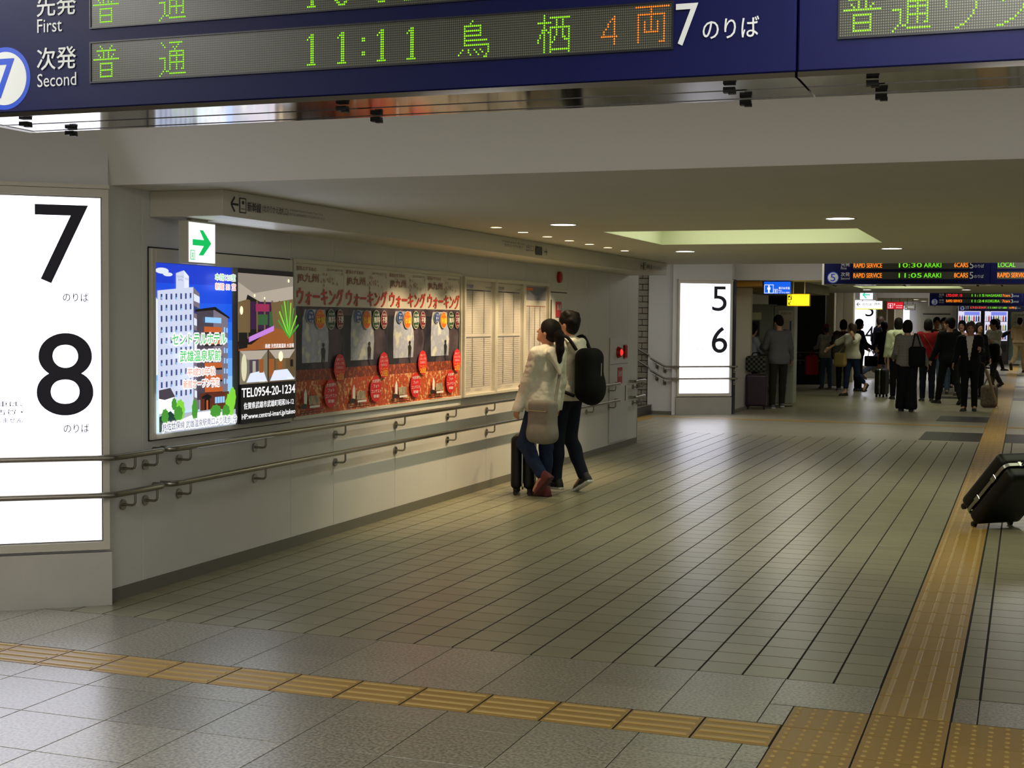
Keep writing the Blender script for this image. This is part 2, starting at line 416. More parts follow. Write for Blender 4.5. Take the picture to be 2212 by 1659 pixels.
# tactile paving: bars along X (transverse strip)
def bar_tile(sx, sy, along):
    v, f = tile_mesh('t', sx, sy, M_TACT, .0015, .0015, .0018); b = MB(); b.add(v, f)
    L, W = (sx, sy) if along == 'x' else (sy, sx)
    for k in range(4):
        c = W*(k+.5)/4; hw = .0115; tw = .007; z = .0045
        p = [(.012, c-hw, 0), (L-.012, c-hw, 0), (L-.012, c+hw, 0), (.012, c+hw, 0), (.018, c-tw, z), (L-.018, c-tw, z), (L-.018, c+tw, z), (.018, c+tw, z)]
        if along == 'y': p = [(q, r, s) for r, q, s in p]
        fs = [(0, 1, 5, 4), (1, 2, 6, 5), (2, 3, 7, 6), (3, 0, 4, 7), (4, 5, 6, 7)]
        if along == 'y': fs = [tuple(reversed(q)) for q in fs]
        b.add(p, fs, 1)
    return b
def bt_me(sx, sy, along):
    b = bar_tile(sx, sy, along); return mesh_of('tactile_tile', b.v, b.f, M_TACT, b.mi)
tx = bt_me(.31, .308, 'x')
for k in range(14):
    x = -4.107-.3105*2+k*.3142-.03 if False else -.897-.3142*(k+1)
    place(tx, 'tactile_tile', (x, 5.398, 0), floor)
ty = bt_me(.318, .3195, 'y')
for j in range(32): place(ty, 'tactile_tile', (-.576, 6.012+.321*j, 0), floor)
fs_ = MB(); bt = bar_tile(.318, .3195, 'y')
for j in range(32, 165):
    if j < 70: fs_.add([(a-.576, b+6.012+.321*j, c) for a, b, c in bt.v], bt.f)
    else: fs_.quad([(a, b+6.012+.321*j, .001) for a, b in ((-.576, 0), (-.258, 0), (-.258, .32), (-.576, .32))])
fs_.build('tactile_strip', M_TACT, floor, kind='stuff')
t2 = MB()
for x0, x1 in ((-6.2, -.577), (-.257, 4.9)): t2.quad([(x0, 23.4, .001), (x1, 23.4, .001), (x1, 23.72, .001), (x0, 23.72, .001)])
for x0, x1 in ((-6.2, -.577), (-.257, 4.9)): t2.quad([(x0, 41.4, .001), (x1, 41.4, .001), (x1, 41.72, .001), (x0, 41.72, .001)])
t2.quad([(-6.4, 21.6, .0008), (-5.9, 21.6, .0008), (-5.9, 23.4, .0008), (-6.4, 23.4, .0008)])
t2.build('tactile_strip', M_TACT, floor)
dv, df = tile_mesh('d', .318, .316, M_TACT, .0018, .0018, .0018); db = MB(); db.add(dv, df)
for a in range(5):
    for c in range(5):
        cx, cy = .318*(a+.5)/5, .316*(c+.5)/5; n = 8
        ring = lambda r, z: [(cx+r*math.cos(2*math.pi*k/n), cy+r*math.sin(2*math.pi*k/n), z) for k in range(n)]
        v = ring(.0115, 0)+ring(.0065, .0045); db.add(v, [(k, (k+1) % n, (k+1) % n+n, k+n) for k in range(n)]+[tuple(range(n, 2*n))], 1)
dme = mesh_of('tactile_tile', db.v, db.f, M_TACT, db.mi)
for a in range(5):
    for c in range(4): 
        x = -.896+.3205*a
        if a == 1 or True: place(dme, 'tactile_tile', (x, 5.692-.3175*c if a != 1 or True else 0, 0), floor)
# dark inset stones of the platform lines
for x0, y0, x1, y1 in ((-1.40, 20.52, -.98, 22.15), (-.98, 20.52, -.577, 22.15), (-.252, 20.52, .2, 22.15), (.2, 20.52, .7, 22.15), (-1.40, 24.6, -.577, 26.0), (-1.9, 32.0, -.577, 33.0), (-.252, 32.0, 1, 33.0), (-1.6, 38.5, -.577, 39.6), (-.252, 38.5, 1, 39.6), (-1.4, 47, -.577, 48), (-.252, 47, 1, 48)):
    slab(x0, y0, x1, y1, 'dark_stone', M_DSTONE).location.z = .002
# light tile rows between the dark stones
fl2 = MB(); 
for x0, y0, x1, y1 in ((-5.2, 20.4, -1.4, 22.75), (-.577, 22.6, -.577, 22.6), (-.252, 22.15, 2, 22.9), (-1.4, 22.15, -.577, 22.75), (.7, 20.4, 2, 22.2), (-1.4, 20.3, -.577, 20.52)):
    if x1 > x0: fl2.quad([(x0, y0, .0004), (x1, y0, .0004), (x1, y1, .0004), (x0, y1, .0004)])
fl2.build('far_paving', M_FAR, floor)

# ================================================================== walls
def panel_wall(name, X, ys, z0, z1, thick=-.15, m=M_WALL):
    w_ = group_root(name)
    for a, b in zip(ys[:-1], ys[1:]): MB().box((X+thick, a+.0015, z0), (X, b-.0015, z1), bev=.002).build('wall_panel', m, w_)
    MB().box((X+thick-.02, ys[0], 0), (X-.004, ys[-1], z1)).build('backing', M_DARK, w_)
    return w_
ysL = [6.70, 7.05, 8.84, 9.50, 10.60, 11.70, 12.70, 13.80, 14.52, 15.23, 16.05, 16.945, 17.79, 18.32]
panel_wall('wall_left', WX, ysL, .075, ZH)
MB().box((WX-.1, 6.70, 0), (WX+.004, 18.32, .075)).build('baseboard_left', M_BASEB, kind='structure')
MB().box((-9, 18.17, 0), (WX-.01, 18.318, ZH)).build('wall_left', M_WALL, kind='structure')       # return beside the stairs
MB().box((WX-.02, 18.318, .07), (WX+.003, 18.33, 2.3)).box((WX-.02, 18.318, 0), (WX+.005, 18.335, .3)).build('trim_1', M_CREAM, kind='structure')
def tower(A, B, deep, zt, name, m=M_WALLW, ex=0, ey=.2):
    """wall pier whose face runs from A (corridor corner) to B, standing back from the corridor"""
    A = Vector((*A, 0)); B = Vector((*B, 0)); C_ = Vector((B.x-deep, B.y, 0)); D = Vector((A.x-deep-.6, A.y+ey, 0)); E = Vector((A.x-ex, A.y+ey, 0))
    b = MB(); pts = [A, B, C_, D, E]; n = len(pts)
    v = [p for p in pts]+[p+Vector((0, 0, zt)) for p in pts]
    b.add(v, [(i, (i+1) % n, (i+1) % n+n, i+n) for i in range(n)][::1]+[tuple(range(n, 2*n))])
    return b.build(name, m, kind='structure')
A7, B7 = (-4.873, 6.70), (-5.71, 6.026)
A5, B5 = (-4.905, 24.735), (-5.80, 24.05)
A3, B3 = (-4.20, 43.0), (-5.05, 42.35)
tower(A7, B7, 3, ZH, 'wall_left', ex=.022, ey=.01); tower(A5, B5, .001, ZH, 'wall_left'); tower(A3, B3, 2, ZH, 'wall_left')
MB().box((-6.25, 24.10, 0), (-5.78, 24.30, ZH)).build('wall_left', M_WALLW, kind='structure')
MB().box((-6.25, 24.085, 0), (-5.80, 24.10, .06)).build('baseboard_left', M_BASEB, kind='structure')
MB().box((-9.4, -7, 0), (-9.2, 66, ZH+2.5)).build('wall_left', M_WALLW, kind='structure')
MB().box((-9.2, -1.5, 0), (B7[0]-.4, -1.3, ZH)).build('wall_left', M_WALLW, kind='structure')
# right side of the corridor mirrors the left
panel_wall('wall_right', 4.07, [7.0+1.13*k for k in range(11)], 0, ZH, thick=.15, m=M_WALL)
MB().box((4.9, -7, 0), (5.1, 66, ZH)).build('wall_right', M_WALLW, kind='structure')
panel_wall('wall_right', 4.07, [25.0+1.13*k for k in range(11)], 0, ZH, thick=.15, m=M_WALL)
MB().box((-9.4, -7.2, 0), (5.1, -7, ZH)).build('wall_back', M_WALLW, kind='structure')
# brick wall of the stairwell
bw = group_root('wall_left'); M_BRICK = mat('grey_brick', (150, 143, 128), rough=.6, noise=.08, nscale=30); M_MORT = mat('dark_mortar', (52, 48, 42), rough=.9)
MB().box((-8.6, 24.16, 0), (-6.24, 24.3, ZH+.8)).build('mortar', M_MORT, bw)
bme = MB().box((0, 0, 0), (.205, .03, .092), bev=.004); bme = mesh_of('brick', bme.v, bme.f, M_BRICK)
for r in range(28):
    for c in range(9):
        x = -6.262-.216*(c+1)+(.108 if r % 2 else 0)
        if x+.205 > -6.24: 
            b_ = MB().box((0, 0, 0), (.097, .03, .092), bev=.004); place(mesh_of('brick', b_.v, b_.f, M_BRICK), 'brick', (x, 24.145, .01+r*.1035), bw); continue
        place(bme, 'brick', (x, 24.145+rng.uniform(-.002, .002), .01+r*.1035), bw)
# stairs up to the platform
st = group_root('stairs')
M_STEP = mat('dark_step', (60, 56, 50), rough=.5); M_NOSE = mat('step_nosing', (120, 112, 96), rough=.5)
for k in range(9):
    x = -6.18-.28*k
    MB().box((x-.30, 18.34, 0), (x, 24.14, .165*(k+1)-.004)).build('step', M_STEP, st)
    MB().box((x-.05, 18.36, .165*(k+1)-.004), (x+.012, 24.12, .165*(k+1)+.004)).build('nosing', M_NOSE, st)
# opening behind the pier 5/6: recess with lavatory entrance
MB().box((-4.96, 24.93, 0), (-4.88, 26.45, .045)).build('baseboard_left', M_BASEB, kind='structure')
MB().box((-5.25, 26.35, 0), (-4.86, 26.5, 2.27)).build('wall_left', M_CREAM, kind='structure')
MB().box((-5.35, 24.9, 0), (-5.25, 30.5, ZH)).build('wall_left', M_WALLW, kind='structure')
MB().box((-5.25, 25.46, 2.28), (-4.5, 26.5, 2.375)).build('trim_2', mat('lintel_yellow_reflection', (196, 140, 44), rough=.4), kind='structure')  # amber colour puts the yellow light reflected on the underside into the lintel
MB().box((-5.25, 26.5, 2.2), (-3.9, 30.0, 2.378)).build('trim_3', mat('dim_lintel', (120, 110, 84), rough=.6), kind='structure')
MB().box((-8.8, 37.6, 0), (-4.98, 37.8, 2.38)).build('wall_left', mat('opening_shade_sheet', (22, 20, 18), rough=.5), kind='structure')  # black sheet stands in for the shade inside the dark opening
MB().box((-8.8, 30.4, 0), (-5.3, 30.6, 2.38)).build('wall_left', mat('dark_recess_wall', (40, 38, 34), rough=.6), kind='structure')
for k, (x, y, w_, d_) in enumerate(((-4.93, 38.2, .22, .35), (-4.62, 39.6, .28, .35), (-4.95, 41.2, .4, .3))):
    MB().box((x-w_/2, y, 0), (x+w_/2, y+d_, 2.6), bev=.01).build('column', mat('cream_column', (176, 168, 142), rough=.5), kind='structure')
# far end of the concourse
YE = 61.5
MB().box((-9.2, YE, 0), (4.9, YE+.2, 3.3)).build('wall_back', mat('far_white_wall', (205, 202, 200), rough=.5), kind='structure')
fd = group_root('door_1'); MB().box((-4.35, YE-.05, 0), (-2.75, YE, 2.5)).build('door_frame', M_CREAM, fd)
MB().box((-4.2, YE-.08, .02), (-2.9, YE-.05, 2.38)).build('door_leaf', M_CREAM, fd); MB().box((-4.1, YE-.1, 2.0), (-3.0, YE-.08, 2.04)).build('door_slot', M_DARK, fd)
for k, (x0, y0, x1, y1, c) in enumerate(((-5.3, 46, -4.9, 46.4, 0), (-4.75, 49, -4.45, 49.4, 1), (-4.9, 52.5, -4.5, 53, 0), (-5.1, 56.5, -4.55, 57, 1))):
    MB().box((x0, y0, 0), (x1, y1, 2.8), bev=.01).build('column', mat('column_%d' % c, ((150, 138, 122), (190, 180, 160))[c], rough=.5), kind='structure')
MB().box((-9.2, 52, 0), (-4.9, 52.2, 2.9)).build('wall_left', mat('warm_cream_wall', (196, 182, 150), rough=.6), kind='structure')
gl = group_root('window_1'); M_GLASS = mat('green_glass', (120, 140, 128), rough=.06, trans=.0, spec=.8)
for k in range(4):
    MB().box((-1.05+.95*k, YE-.5, .15), (-.14+.95*k, YE-.48, 2.35)).build('pane', M_GLASS, gl)
    MB().box((-1.10+.95*k, YE-.52, 0), (-1.05+.95*k, YE-.46, 2.5)).build('mullion', M_STEEL, gl)
MB().box((-1.1, YE-.52, 0), (2.8, YE-.46, .15)).box((-1.1, YE-.52, 2.35), (2.8, YE-.46, 2.5)).build('window_frame', M_STEEL, gl)

# ================================================================== ceilings
cl = group_root('ceiling')
def low_bay(y0, y1, coffers, name):
    b = MB(); z = ZL; ys = sorted({y0, y1}|{c for q in coffers for c in (q[2], q[3])}); X0, X1 = -5.2 if y0 > 20 else -5.0, 4.95
    cf = [q for q in coffers]
    for a, c in zip(ys[:-1], ys[1:]):
        act = sorted([q for q in cf if q[2] <= a+1e-6 and q[3] >= c-1e-6])
        x = X0
        for q in act:
            b.box((x, a, z), (q[0], c, z+.05)); x = q[1]
        b.box((x, a, z), (X1, c, z+.05))
    return b.build('low_ceiling', M_CEIL, cl)
def fascia(y, name='ceiling_fascia', s=-1):
    """sloping header between the low and the high ceiling; s=-1 rises towards the camera side"""
    y2 = y+s*.21; b = MB(); x0, x1 = -9, 4.95
    b.add([(x0, y, ZL), (x1, y, ZL), (x1, y2, ZH), (x0, y2, ZH), (x0, y-s*.05, ZL+.05), (x1, y-s*.05, ZL+.05), (x1, y2-s*.1, ZH+.1), (x0, y2-s*.1, ZH+.1)],
          [(0, 1, 2, 3), (4, 7, 6, 5), (0, 4, 5, 1), (2, 6, 7, 3)])
    return b.build(name, mat('fascia_paint', (232, 229, 222), rough=.7), cl)
CF = [(-3.364, -1.27, 11.4, 13.45), (.45, 2.54, 11.4, 13.45)]
low_bay(6.76, 18.10, CF, 'a'); low_bay(25.2, 36.1, [(a, b, c+18, d+18) for a, b, c, d in CF], 'b')
low_bay(43.3, 51, [], 'c')
fascia(6.76); fascia(25.2); fascia(43.3)
for y in (18.1, 36.1): MB().box((-9, y, ZL), (4.95, y+.05, ZH)).build('ceiling_fascia', mat('fascia_paint'), cl)
for y0, y1 in ((-7, 6.6), (18.1, 25.05), (36.1, 43.2), (51, 62)):
    MB().box((-9.2, y0, ZH), (4.95, y1, ZH+.06)).build('high_ceiling', M_CEIL, cl)
M_COF = mat('coffer_white', (222, 226, 196), rough=.8)
M_COFL = mat('coffer_diffuser', (232, 246, 196), rough=.6, emit=1.0)
for k, (a, b, c, d) in enumerate(CF+[(a, b, c+18, d+18) for a, b, c, d in CF]):
    t = group_root('light_coffer'); h = .30
    MB().box((a-.03, c-.03, ZL+.001), (a+.004, d+.03, ZL+h)).box((b-.004, c-.03, ZL+.001), (b+.03, d+.03, ZL+h)).box((a, c-.03, ZL+.001), (b, c+.004, ZL+h)).box((a, d-.004, ZL+.001), (b, d+.03, ZL+h)).box((a-.03, c-.03, ZL+h), (b+.03, d+.03, ZL+h+.03)).build('coffer_side', M_COF, t)
    MB().box((a+.12, c+.12, ZL+h-.04), (b-.12, d-.12, ZL+h)).build('diffuser', M_COFL, t)
    area('coffer_light', ((a+b)/2, (c+d)/2, ZL+h-.05), b-a-.3, 12 if k < 2 else 12, GREENISH, sy=d-c-.3)
# luminaires of the high bays
for cy in (-3.0, 2.2, 21.6, 39.5, 54.0):
    for cx in (-3.3, 0.0, 2.6):
        MB().box((cx-.28, cy-1.34, ZH-.045), (cx+.28, cy+1.34, ZH)).single('ceiling_panel_light', [mat('panel_light', (255, 250, 236), emit=2.0)], 'long white panel light on the raised ceiling', 'ceiling light', 'panel lights on the raised ceiling bays')
MB().box((-6.88, 20.1, ZH-.045), (-6.32, 22.5, ZH)).single('ceiling_panel_light', [mat('panel_light')], 'long white panel light over the stairs', 'ceiling light')
# round downlights
M_DL = mat('downlight_lens', (255, 252, 240), emit=7); M_DL.cycles.emission_sampling = 'NONE'
M_DLR = mat('downlight_ring', (196, 192, 180), rough=.5)
rowname = {0: ('nearer row', 'before the lit coffer'), 1: ('farther row', 'behind the lit coffer')}
def downlight(x, y, label, power, group=None):
    t = thing('ceiling_downlight', label, 'downlight', (x, y, ZL), group)
    n = 28; b = MB(); ring = lambda r, z: [(x+r*math.cos(2*math.pi*k/n), y+r*math.sin(2*math.pi*k/n), z) for k in range(n)]
    b.add(ring(.118, ZL-.001)+ring(.116, ZL-.006)+ring(.1, ZL-.006)+ring(.1, ZL-.002), [(k+q*n, (k+1) % n+q*n, (k+1) % n+(q+1)*n, k+(q+1)*n) for q in range(3) for k in range(n)], smooth=True)
    b.build('trim_ring', M_DLR, t)
    MB().add(ring(.1, ZL-.004), [tuple(range(n))[::-1]]).build('lens', M_DL, t)
    l = bpy.data.lights.new('downlight_lamp', 'SPOT'); l.energy = power; l.color = GREENISH; l.spot_size = R(120); l.spot_blend = .6; l.shadow_soft_size = .09
    o = bpy.data.objects.new('downlight_lamp', l); COL.objects.link(o); o.location = (x, y, ZL-.03)
    return t
downlight(-3.393, 10.43, 'round downlight over the waiting couple, near corner of the lit coffer', 52)
downlight(-1.265, 10.25, 'round downlight nearest to the big lit coffer, right one of the two large', 52)
downlight(-3.425, 14.72, 'round downlight behind the coffer, near the white wall end', 46)
downlight(-1.28, 14.5, 'round downlight behind the coffer, in front of the number 5 board', 46)
for x, y in ((.45, 10.3), (2.58, 10.3), (.45, 14.6), (2.58, 14.6)): downlight(x, y, 'round downlight on the right half of the low ceiling', 40, 'downlights on the right half of the near low ceiling')
for x in (-3.4, -1.27, .45, 2.58):
    for y in (28.3, 32.6): downlight(x, y, 'small far downlight on the second low ceiling', 26, 'downlights of the second low ceiling')
for x, y in ((-3.3, 46), (-1.3, 46), (1, 46), (-3.3, 49.5), (-1.3, 49.5), (1, 49.5)): downlight(x, y, 'small far downlight on the third low ceiling', 40, 'downlights of the third low ceiling')
# wall washing spots
M_SP = mat('spot_lens', (255, 226, 170), emit=9); M_SP.cycles.emission_sampling = 'NONE'
for k in range(7):
    x, y = -4.02, 10.62+.642*k
    t = thing('recessed_spotlight', 'small warm recessed spotlight along the poster wall, %s' % ('nearest of the row', 'second of the row', 'third of the row', 'middle of the row', 'fifth of the row', 'sixth of the row', 'last of the row, by the wall end')[k], 'spotlight', (x, y, ZL), 'row of warm spotlights along the poster wall')
    n = 20; b = MB(); ring = lambda r, z: [(x+r*math.cos(2*math.pi*q/n), y+r*math.sin(2*math.pi*q/n), z) for q in range(n)]
    b.add(ring(.062, ZL-.001)+ring(.060, ZL-.005)+ring(.047, ZL-.005)+ring(.047, ZL-.002), [(a+q*n, (a+1) % n+q*n, (a+1) % n+(q+1)*n, a+(q+1)*n) for q in range(3) for a in range(n)], smooth=True)
    b.build('trim_ring', M_DLR, t); MB().add(ring(.047, ZL-.003), [tuple(range(n))[::-1]]).build('lens', M_SP, t)
    l = bpy.data.lights.new('spot_lamp', 'SPOT'); l.energy = 62; l.color = (1, .74, .44); l.spot_size = R(72); l.spot_blend = .5; l.shadow_soft_size = .02
    o = bpy.data.objects.new('spot_lamp', l); COL.objects.link(o); o.location = (x, y, ZL-.02)
    d = Vector((WX-x, 0, .75-ZL)); o.rotation_euler = d.to_track_quat('-Z', 'Y').to_euler()
# ================================================================== platform number boards
M_SIGN = mat('lit_white_panel', (240, 240, 255), emit=3.2)
M_DIG = mat('digit_print', (28, 24, 44), rough=.6); M_GREYP = mat('grey_print', (120, 112, 118), rough=.6); M_PALE = mat('pale_print', (208, 204, 208), emit=.9)
def number_board(A, B, digits, label, extra=True, twin=False, blank=False, d2=True):
    A = Vector((*A, 0)); d = (Vector((*B, 0))-A).normalized(); right = -d; n = right.cross(Vector((0, 0, 1)))
    W = 1.045; O = A+d*W   # left bottom corner of the face
    t = thing('platform_number_board', label, 'illuminated sign', tuple(A+d*W/2))
    up = Vector((0, 0, 1)); F = lambda s, z, o: A+d*s+up*z+n*o
    def ob(b, s0, s1, z0, z1, o0, o1): b.obox(F((s0+s1)/2, (z0+z1)/2, (o0+o1)/2), (d, up, n), (abs(s1-s0)/2, abs(z1-z0)/2, abs(o1-o0)/2))
    b = MB()
    for q in ((.0, .034, .322, 2.348), (1.01, W, .322, 2.348), (.034, 1.01, .322, .366), (.034, 1.01, 2.306, 2.348)): ob(b, *q, .001, .045)
    ob(b, -.004, W+.004, 2.35, 2.372, .001, .055)
    b.build('frame', M_CREAM, t)
    b = MB()
    for q in ((.034, .043, .366, 2.306), (1.003, 1.01, .366, 2.306), (.043, 1.003, .366, .375), (.043, 1.003, 2.298, 2.306)): ob(b, *q, .002, .032)
    b.build('inner_frame', mat('sign_edge', (130, 128, 122), rough=.4, metal=.6), t)
    b = MB(); ob(b, .043, 1.003, .375, 2.298, .004, .022); b.build('light_panel', M_SIGN, t)
    p = Pic(A+d*1.003+n*.0225, right, up, lift=.0003); X = lambda s: 1.003-s
    z7, z8 = (1.82, 2.256), (1.085, 1.541)
    if digits[0]: p.text(digits[0], X(.391), z7[0], X(.108), z7[1], M_DIG)
    if digits[1]: p.text(digits[1], X(.383), z8[0], X(.089), z8[1], M_DIG, bold=.012)
    if not blank:
        for z in ((1.72, 1.768), (.986, 1.034)):
            p.text('のりば', X(.245), z[0], X(.108), z[1], M_DIG, bold=.012); p.text('Track', X(.185), z[0]-.042, X(.108), z[0]-.020, M_PALE)
        for s_, z in (('普通列車は、', 1.135), ('香椎・古賀・', 1.09), ('停車いたしません', 1.045)): p.text(s_, X(.76), z, X(.46), z+.03, M_DIG, bold=.012)
    p.build('lettering', t)
    b = MB(); ob(b, -.012, W+.012, 0, .305, .001, .03); b.build('steel_plinth', M_STEEL, t)
    return t
number_board(A7, B7, '78', 'tall white lit board with black numbers 7 and 8 beside the double handrail')
number_board(A5, B5, '56', 'white lit board with black numbers 5 and 6 beyond the stairs opening')
number_board(A3, B3, '34', 'far white lit board with a black number 3 behind the crowd')
number_board((4.89, 6.03), (4.05, 6.7), ('', ''), 'white lit board on the right hand wall, not numbered', blank=True)
number_board((4.89, 24.03), (4.05, 24.7), ('', ''), 'white lit board farther on the right hand wall, not numbered', blank=True)
for y_ in (0, 18):
    MB().add([(4.05, 6.71+y_, 0), (4.91, 6.04+y_, 0), (4.91, 7.0+y_, 0), (4.05, 7.0+y_, 0), (4.05, 6.71+y_, ZH), (4.91, 6.04+y_, ZH), (4.91, 7.0+y_, ZH), (4.05, 7.0+y_, ZH)], [(0, 1, 5, 4), (1, 2, 6, 5), (2, 3, 7, 6), (3, 0, 4, 7)]).build('wall_right', M_WALLW, kind='structure')
# dark edge of pier 5/6
MB().box((-4.902, 24.73, 0), (-4.86, 24.93, 2.381)).build('trim_4', mat('dark_blue_trim', (34, 38, 56), rough=.3), kind='structure')

# ================================================================== departure boards
M_BLUE = mat('board_blue', (3, 7, 62), rough=.5, spec=.2); M_BLUE2 = mat('ring_blue', (22, 70, 190), rough=.4)
M_PRW = mat('board_white_print', (205, 208, 206), rough=.5); M_MIRR = mat('polished_underside', (150, 146, 144), rough=.07, metal=1)
M_CLIP = mat('black_clip', (14, 14, 16), rough=.5)
def led_mat():
    m = mat('led_matrix', (44, 46, 40), rough=.35); nt = m.node_tree; b = nt.nodes['Principled BSDF']; N = nt.nodes.new; L = nt.links.new
    g = N('ShaderNodeNewGeometry'); d = N('ShaderNodeVectorMath'); d.operation = 'DIVIDE'; d.inputs[1].default_value = (.0052, 1, .0058); L(g.outputs['Position'], d.inputs[0])
    f = N('ShaderNodeVectorMath'); f.operation = 'FRACTION'; L(d.outputs[0], f.inputs[0]); s = N('ShaderNodeSeparateXYZ'); L(f.outputs[0], s.inputs[0])
    def tri(o):
        a = N('ShaderNodeMath'); a.operation = 'SUBTRACT'; a.inputs[1].default_value = .5; L(o, a.inputs[0])
        c = N('ShaderNodeMath'); c.operation = 'ABSOLUTE'; L(a.outputs[0], c.inputs[0]); e = N('ShaderNodeMath'); e.operation = 'LESS_THAN'; e.inputs[1].default_value = .33; L(c.outputs[0], e.inputs[0]); return e.outputs[0]
    mu = N('ShaderNodeMath'); mu.operation = 'MULTIPLY'; L(tri(s.outputs['X']), mu.inputs[0]); L(tri(s.outputs['Z']), mu.inputs[1])
    mx = N('ShaderNodeMix'); mx.data_type = 'RGBA'; L(mu.outputs[0], mx.inputs['Factor']); mx.inputs['A'].default_value = (*lin((24, 26, 22)), 1); mx.inputs['B'].default_value = (*lin((92, 94, 78)), 1)
    L(mx.outputs['Result'], b.inputs['Base Color']); return m
M_LED = led_mat(); M_LEDF = mat('led_panel_far', (74, 76, 64), rough=.5)
LG = mat('led_green', (150, 255, 10), emit=1.25); LO = mat('led_orange', (255, 128, 24), emit=1.3); LR = mat('led_red', (255, 40, 48), emit=1.3)
LGF = mat('led_green_far', (120, 235, 40), emit=.9)
GL = {
'普': "....#......#....|.....#....#.....|..############..|......#..#......|...#..#..#..#...|....#.#..#.#....|################|................|....########....|....#......#....|....#......#....|....########....|....#......#....|....#......#....|....########....|................",
'通': ".#....########..|..#........#....|...#....#.#.....|.........#......|......#########.|......#...#...#.|......#########.|####..#...#...#.|...#..#...#...#.|...#..#########.|...#..#...#...#.|...#..#...#...#.|...#..#...#..##.|..#.##..........|.#....##########|#...............",
'鳥': ".......#........|......#.........|...#########....|...#.......#....|...#########....|...#.......#....|...#########....|...#............|...############.|...#............|...#############|...............#|..#..#..#..#...#|.#...#...#..#..#|#.....#...#...#.|.............##.",
'栖': "...#............|...#..##########|...#.....#..#...|#######..#..#...|...#.....#..#...|...#..##########|..###.#..#..#..#|..##.##..#..#..#|.#.#..#..#..#..#|.#.#..#.#...##.#|#..#..#.#....###|#..#..##.......#|...#..#........#|...#..#........#|...#..##########|...#..#........#",
'両': "################|.......#........|.......#........|.#############..|.#.....#.....#..|.#.....#.....#..|.#..#..#..#..#..|.#..#..#..#..#..|.#..#..#..#..#..|.#..#..#..#..#..|.#..#######..#..|.#...........#..|.#...........#..|.#...........#..|.#.........###..|................",
'1': "..##.|.###.|#.##.|..##.|..##.|..##.|..##.|..##.|..##.|..##.|..##.|..##.|..##.|#####",
'0': "..####..|.##..##.|##....##|##....##|##....##|##....##|##....##|##....##|##....##|##....##|##....##|##....##|.##..##.|..####..",
'5': "########|##......|##......|##......|######..|##...##.|......##|......##|......##|......##|##....##|##....##|.##..##.|..####..",
'2': "..####..|.##..##.|##....##|......##|......##|.....##.|....##..|...##...|..##....|.##.....|##......|##......|##......|########",
':': "..|..|..|##|##|..|..|..|..|##|##|..|..|..",
'4': "......#.|.....##.|....#.#.|...#..#.|...#..#.|..#...#.|.#....#.|.#....#.|########|......#.|......#.|......#.",
'ワ': ".##############.|.#............#.|.#............#.|.#............#.|.#...........#..|.#...........#..|.............#..|............#...|............#...|...........#....|..........#.....|.........#......|.......##.......|.....##.........",
'ン': "...............#|##.............#|..##..........#.|....#.........#.|.............#..|............#...|............#...|...........#....|..........#.....|.........#......|.......##.......|.....##.........|..###...........",
'マ': "################|..............#.|.............#..|............#...|...........#....|..........#.....|....#....#......|.....#..#.......|......##........|.......#........|........#.......|.........#......",
}
def leds(mb, ch, x0, z0, Y, mi=0, px=.0052, pz=.0058):
    rows = GL[ch].split('|'); n = len(rows)
    for j, r in enumerate(rows):
        for i, c in enumerate(r):
            if c == '#':
                x, z = x0+(i+.5)*px, z0+(n-1-j+.5)*pz; v = [(x+.0021*math.cos(q*math.pi/3), Y, z+.0022*math.sin(q*math.pi/3)) for q in range(6)]
                mb.add(v+[(a+(x-a)*.35, Y-.0012, c_+(z-c_)*.35) for a, _, c_ in v], [(k, (k+1) % 6, (k+1) % 6+6, k+6) for k in range(6)]+[tuple(range(6, 12))], mi)
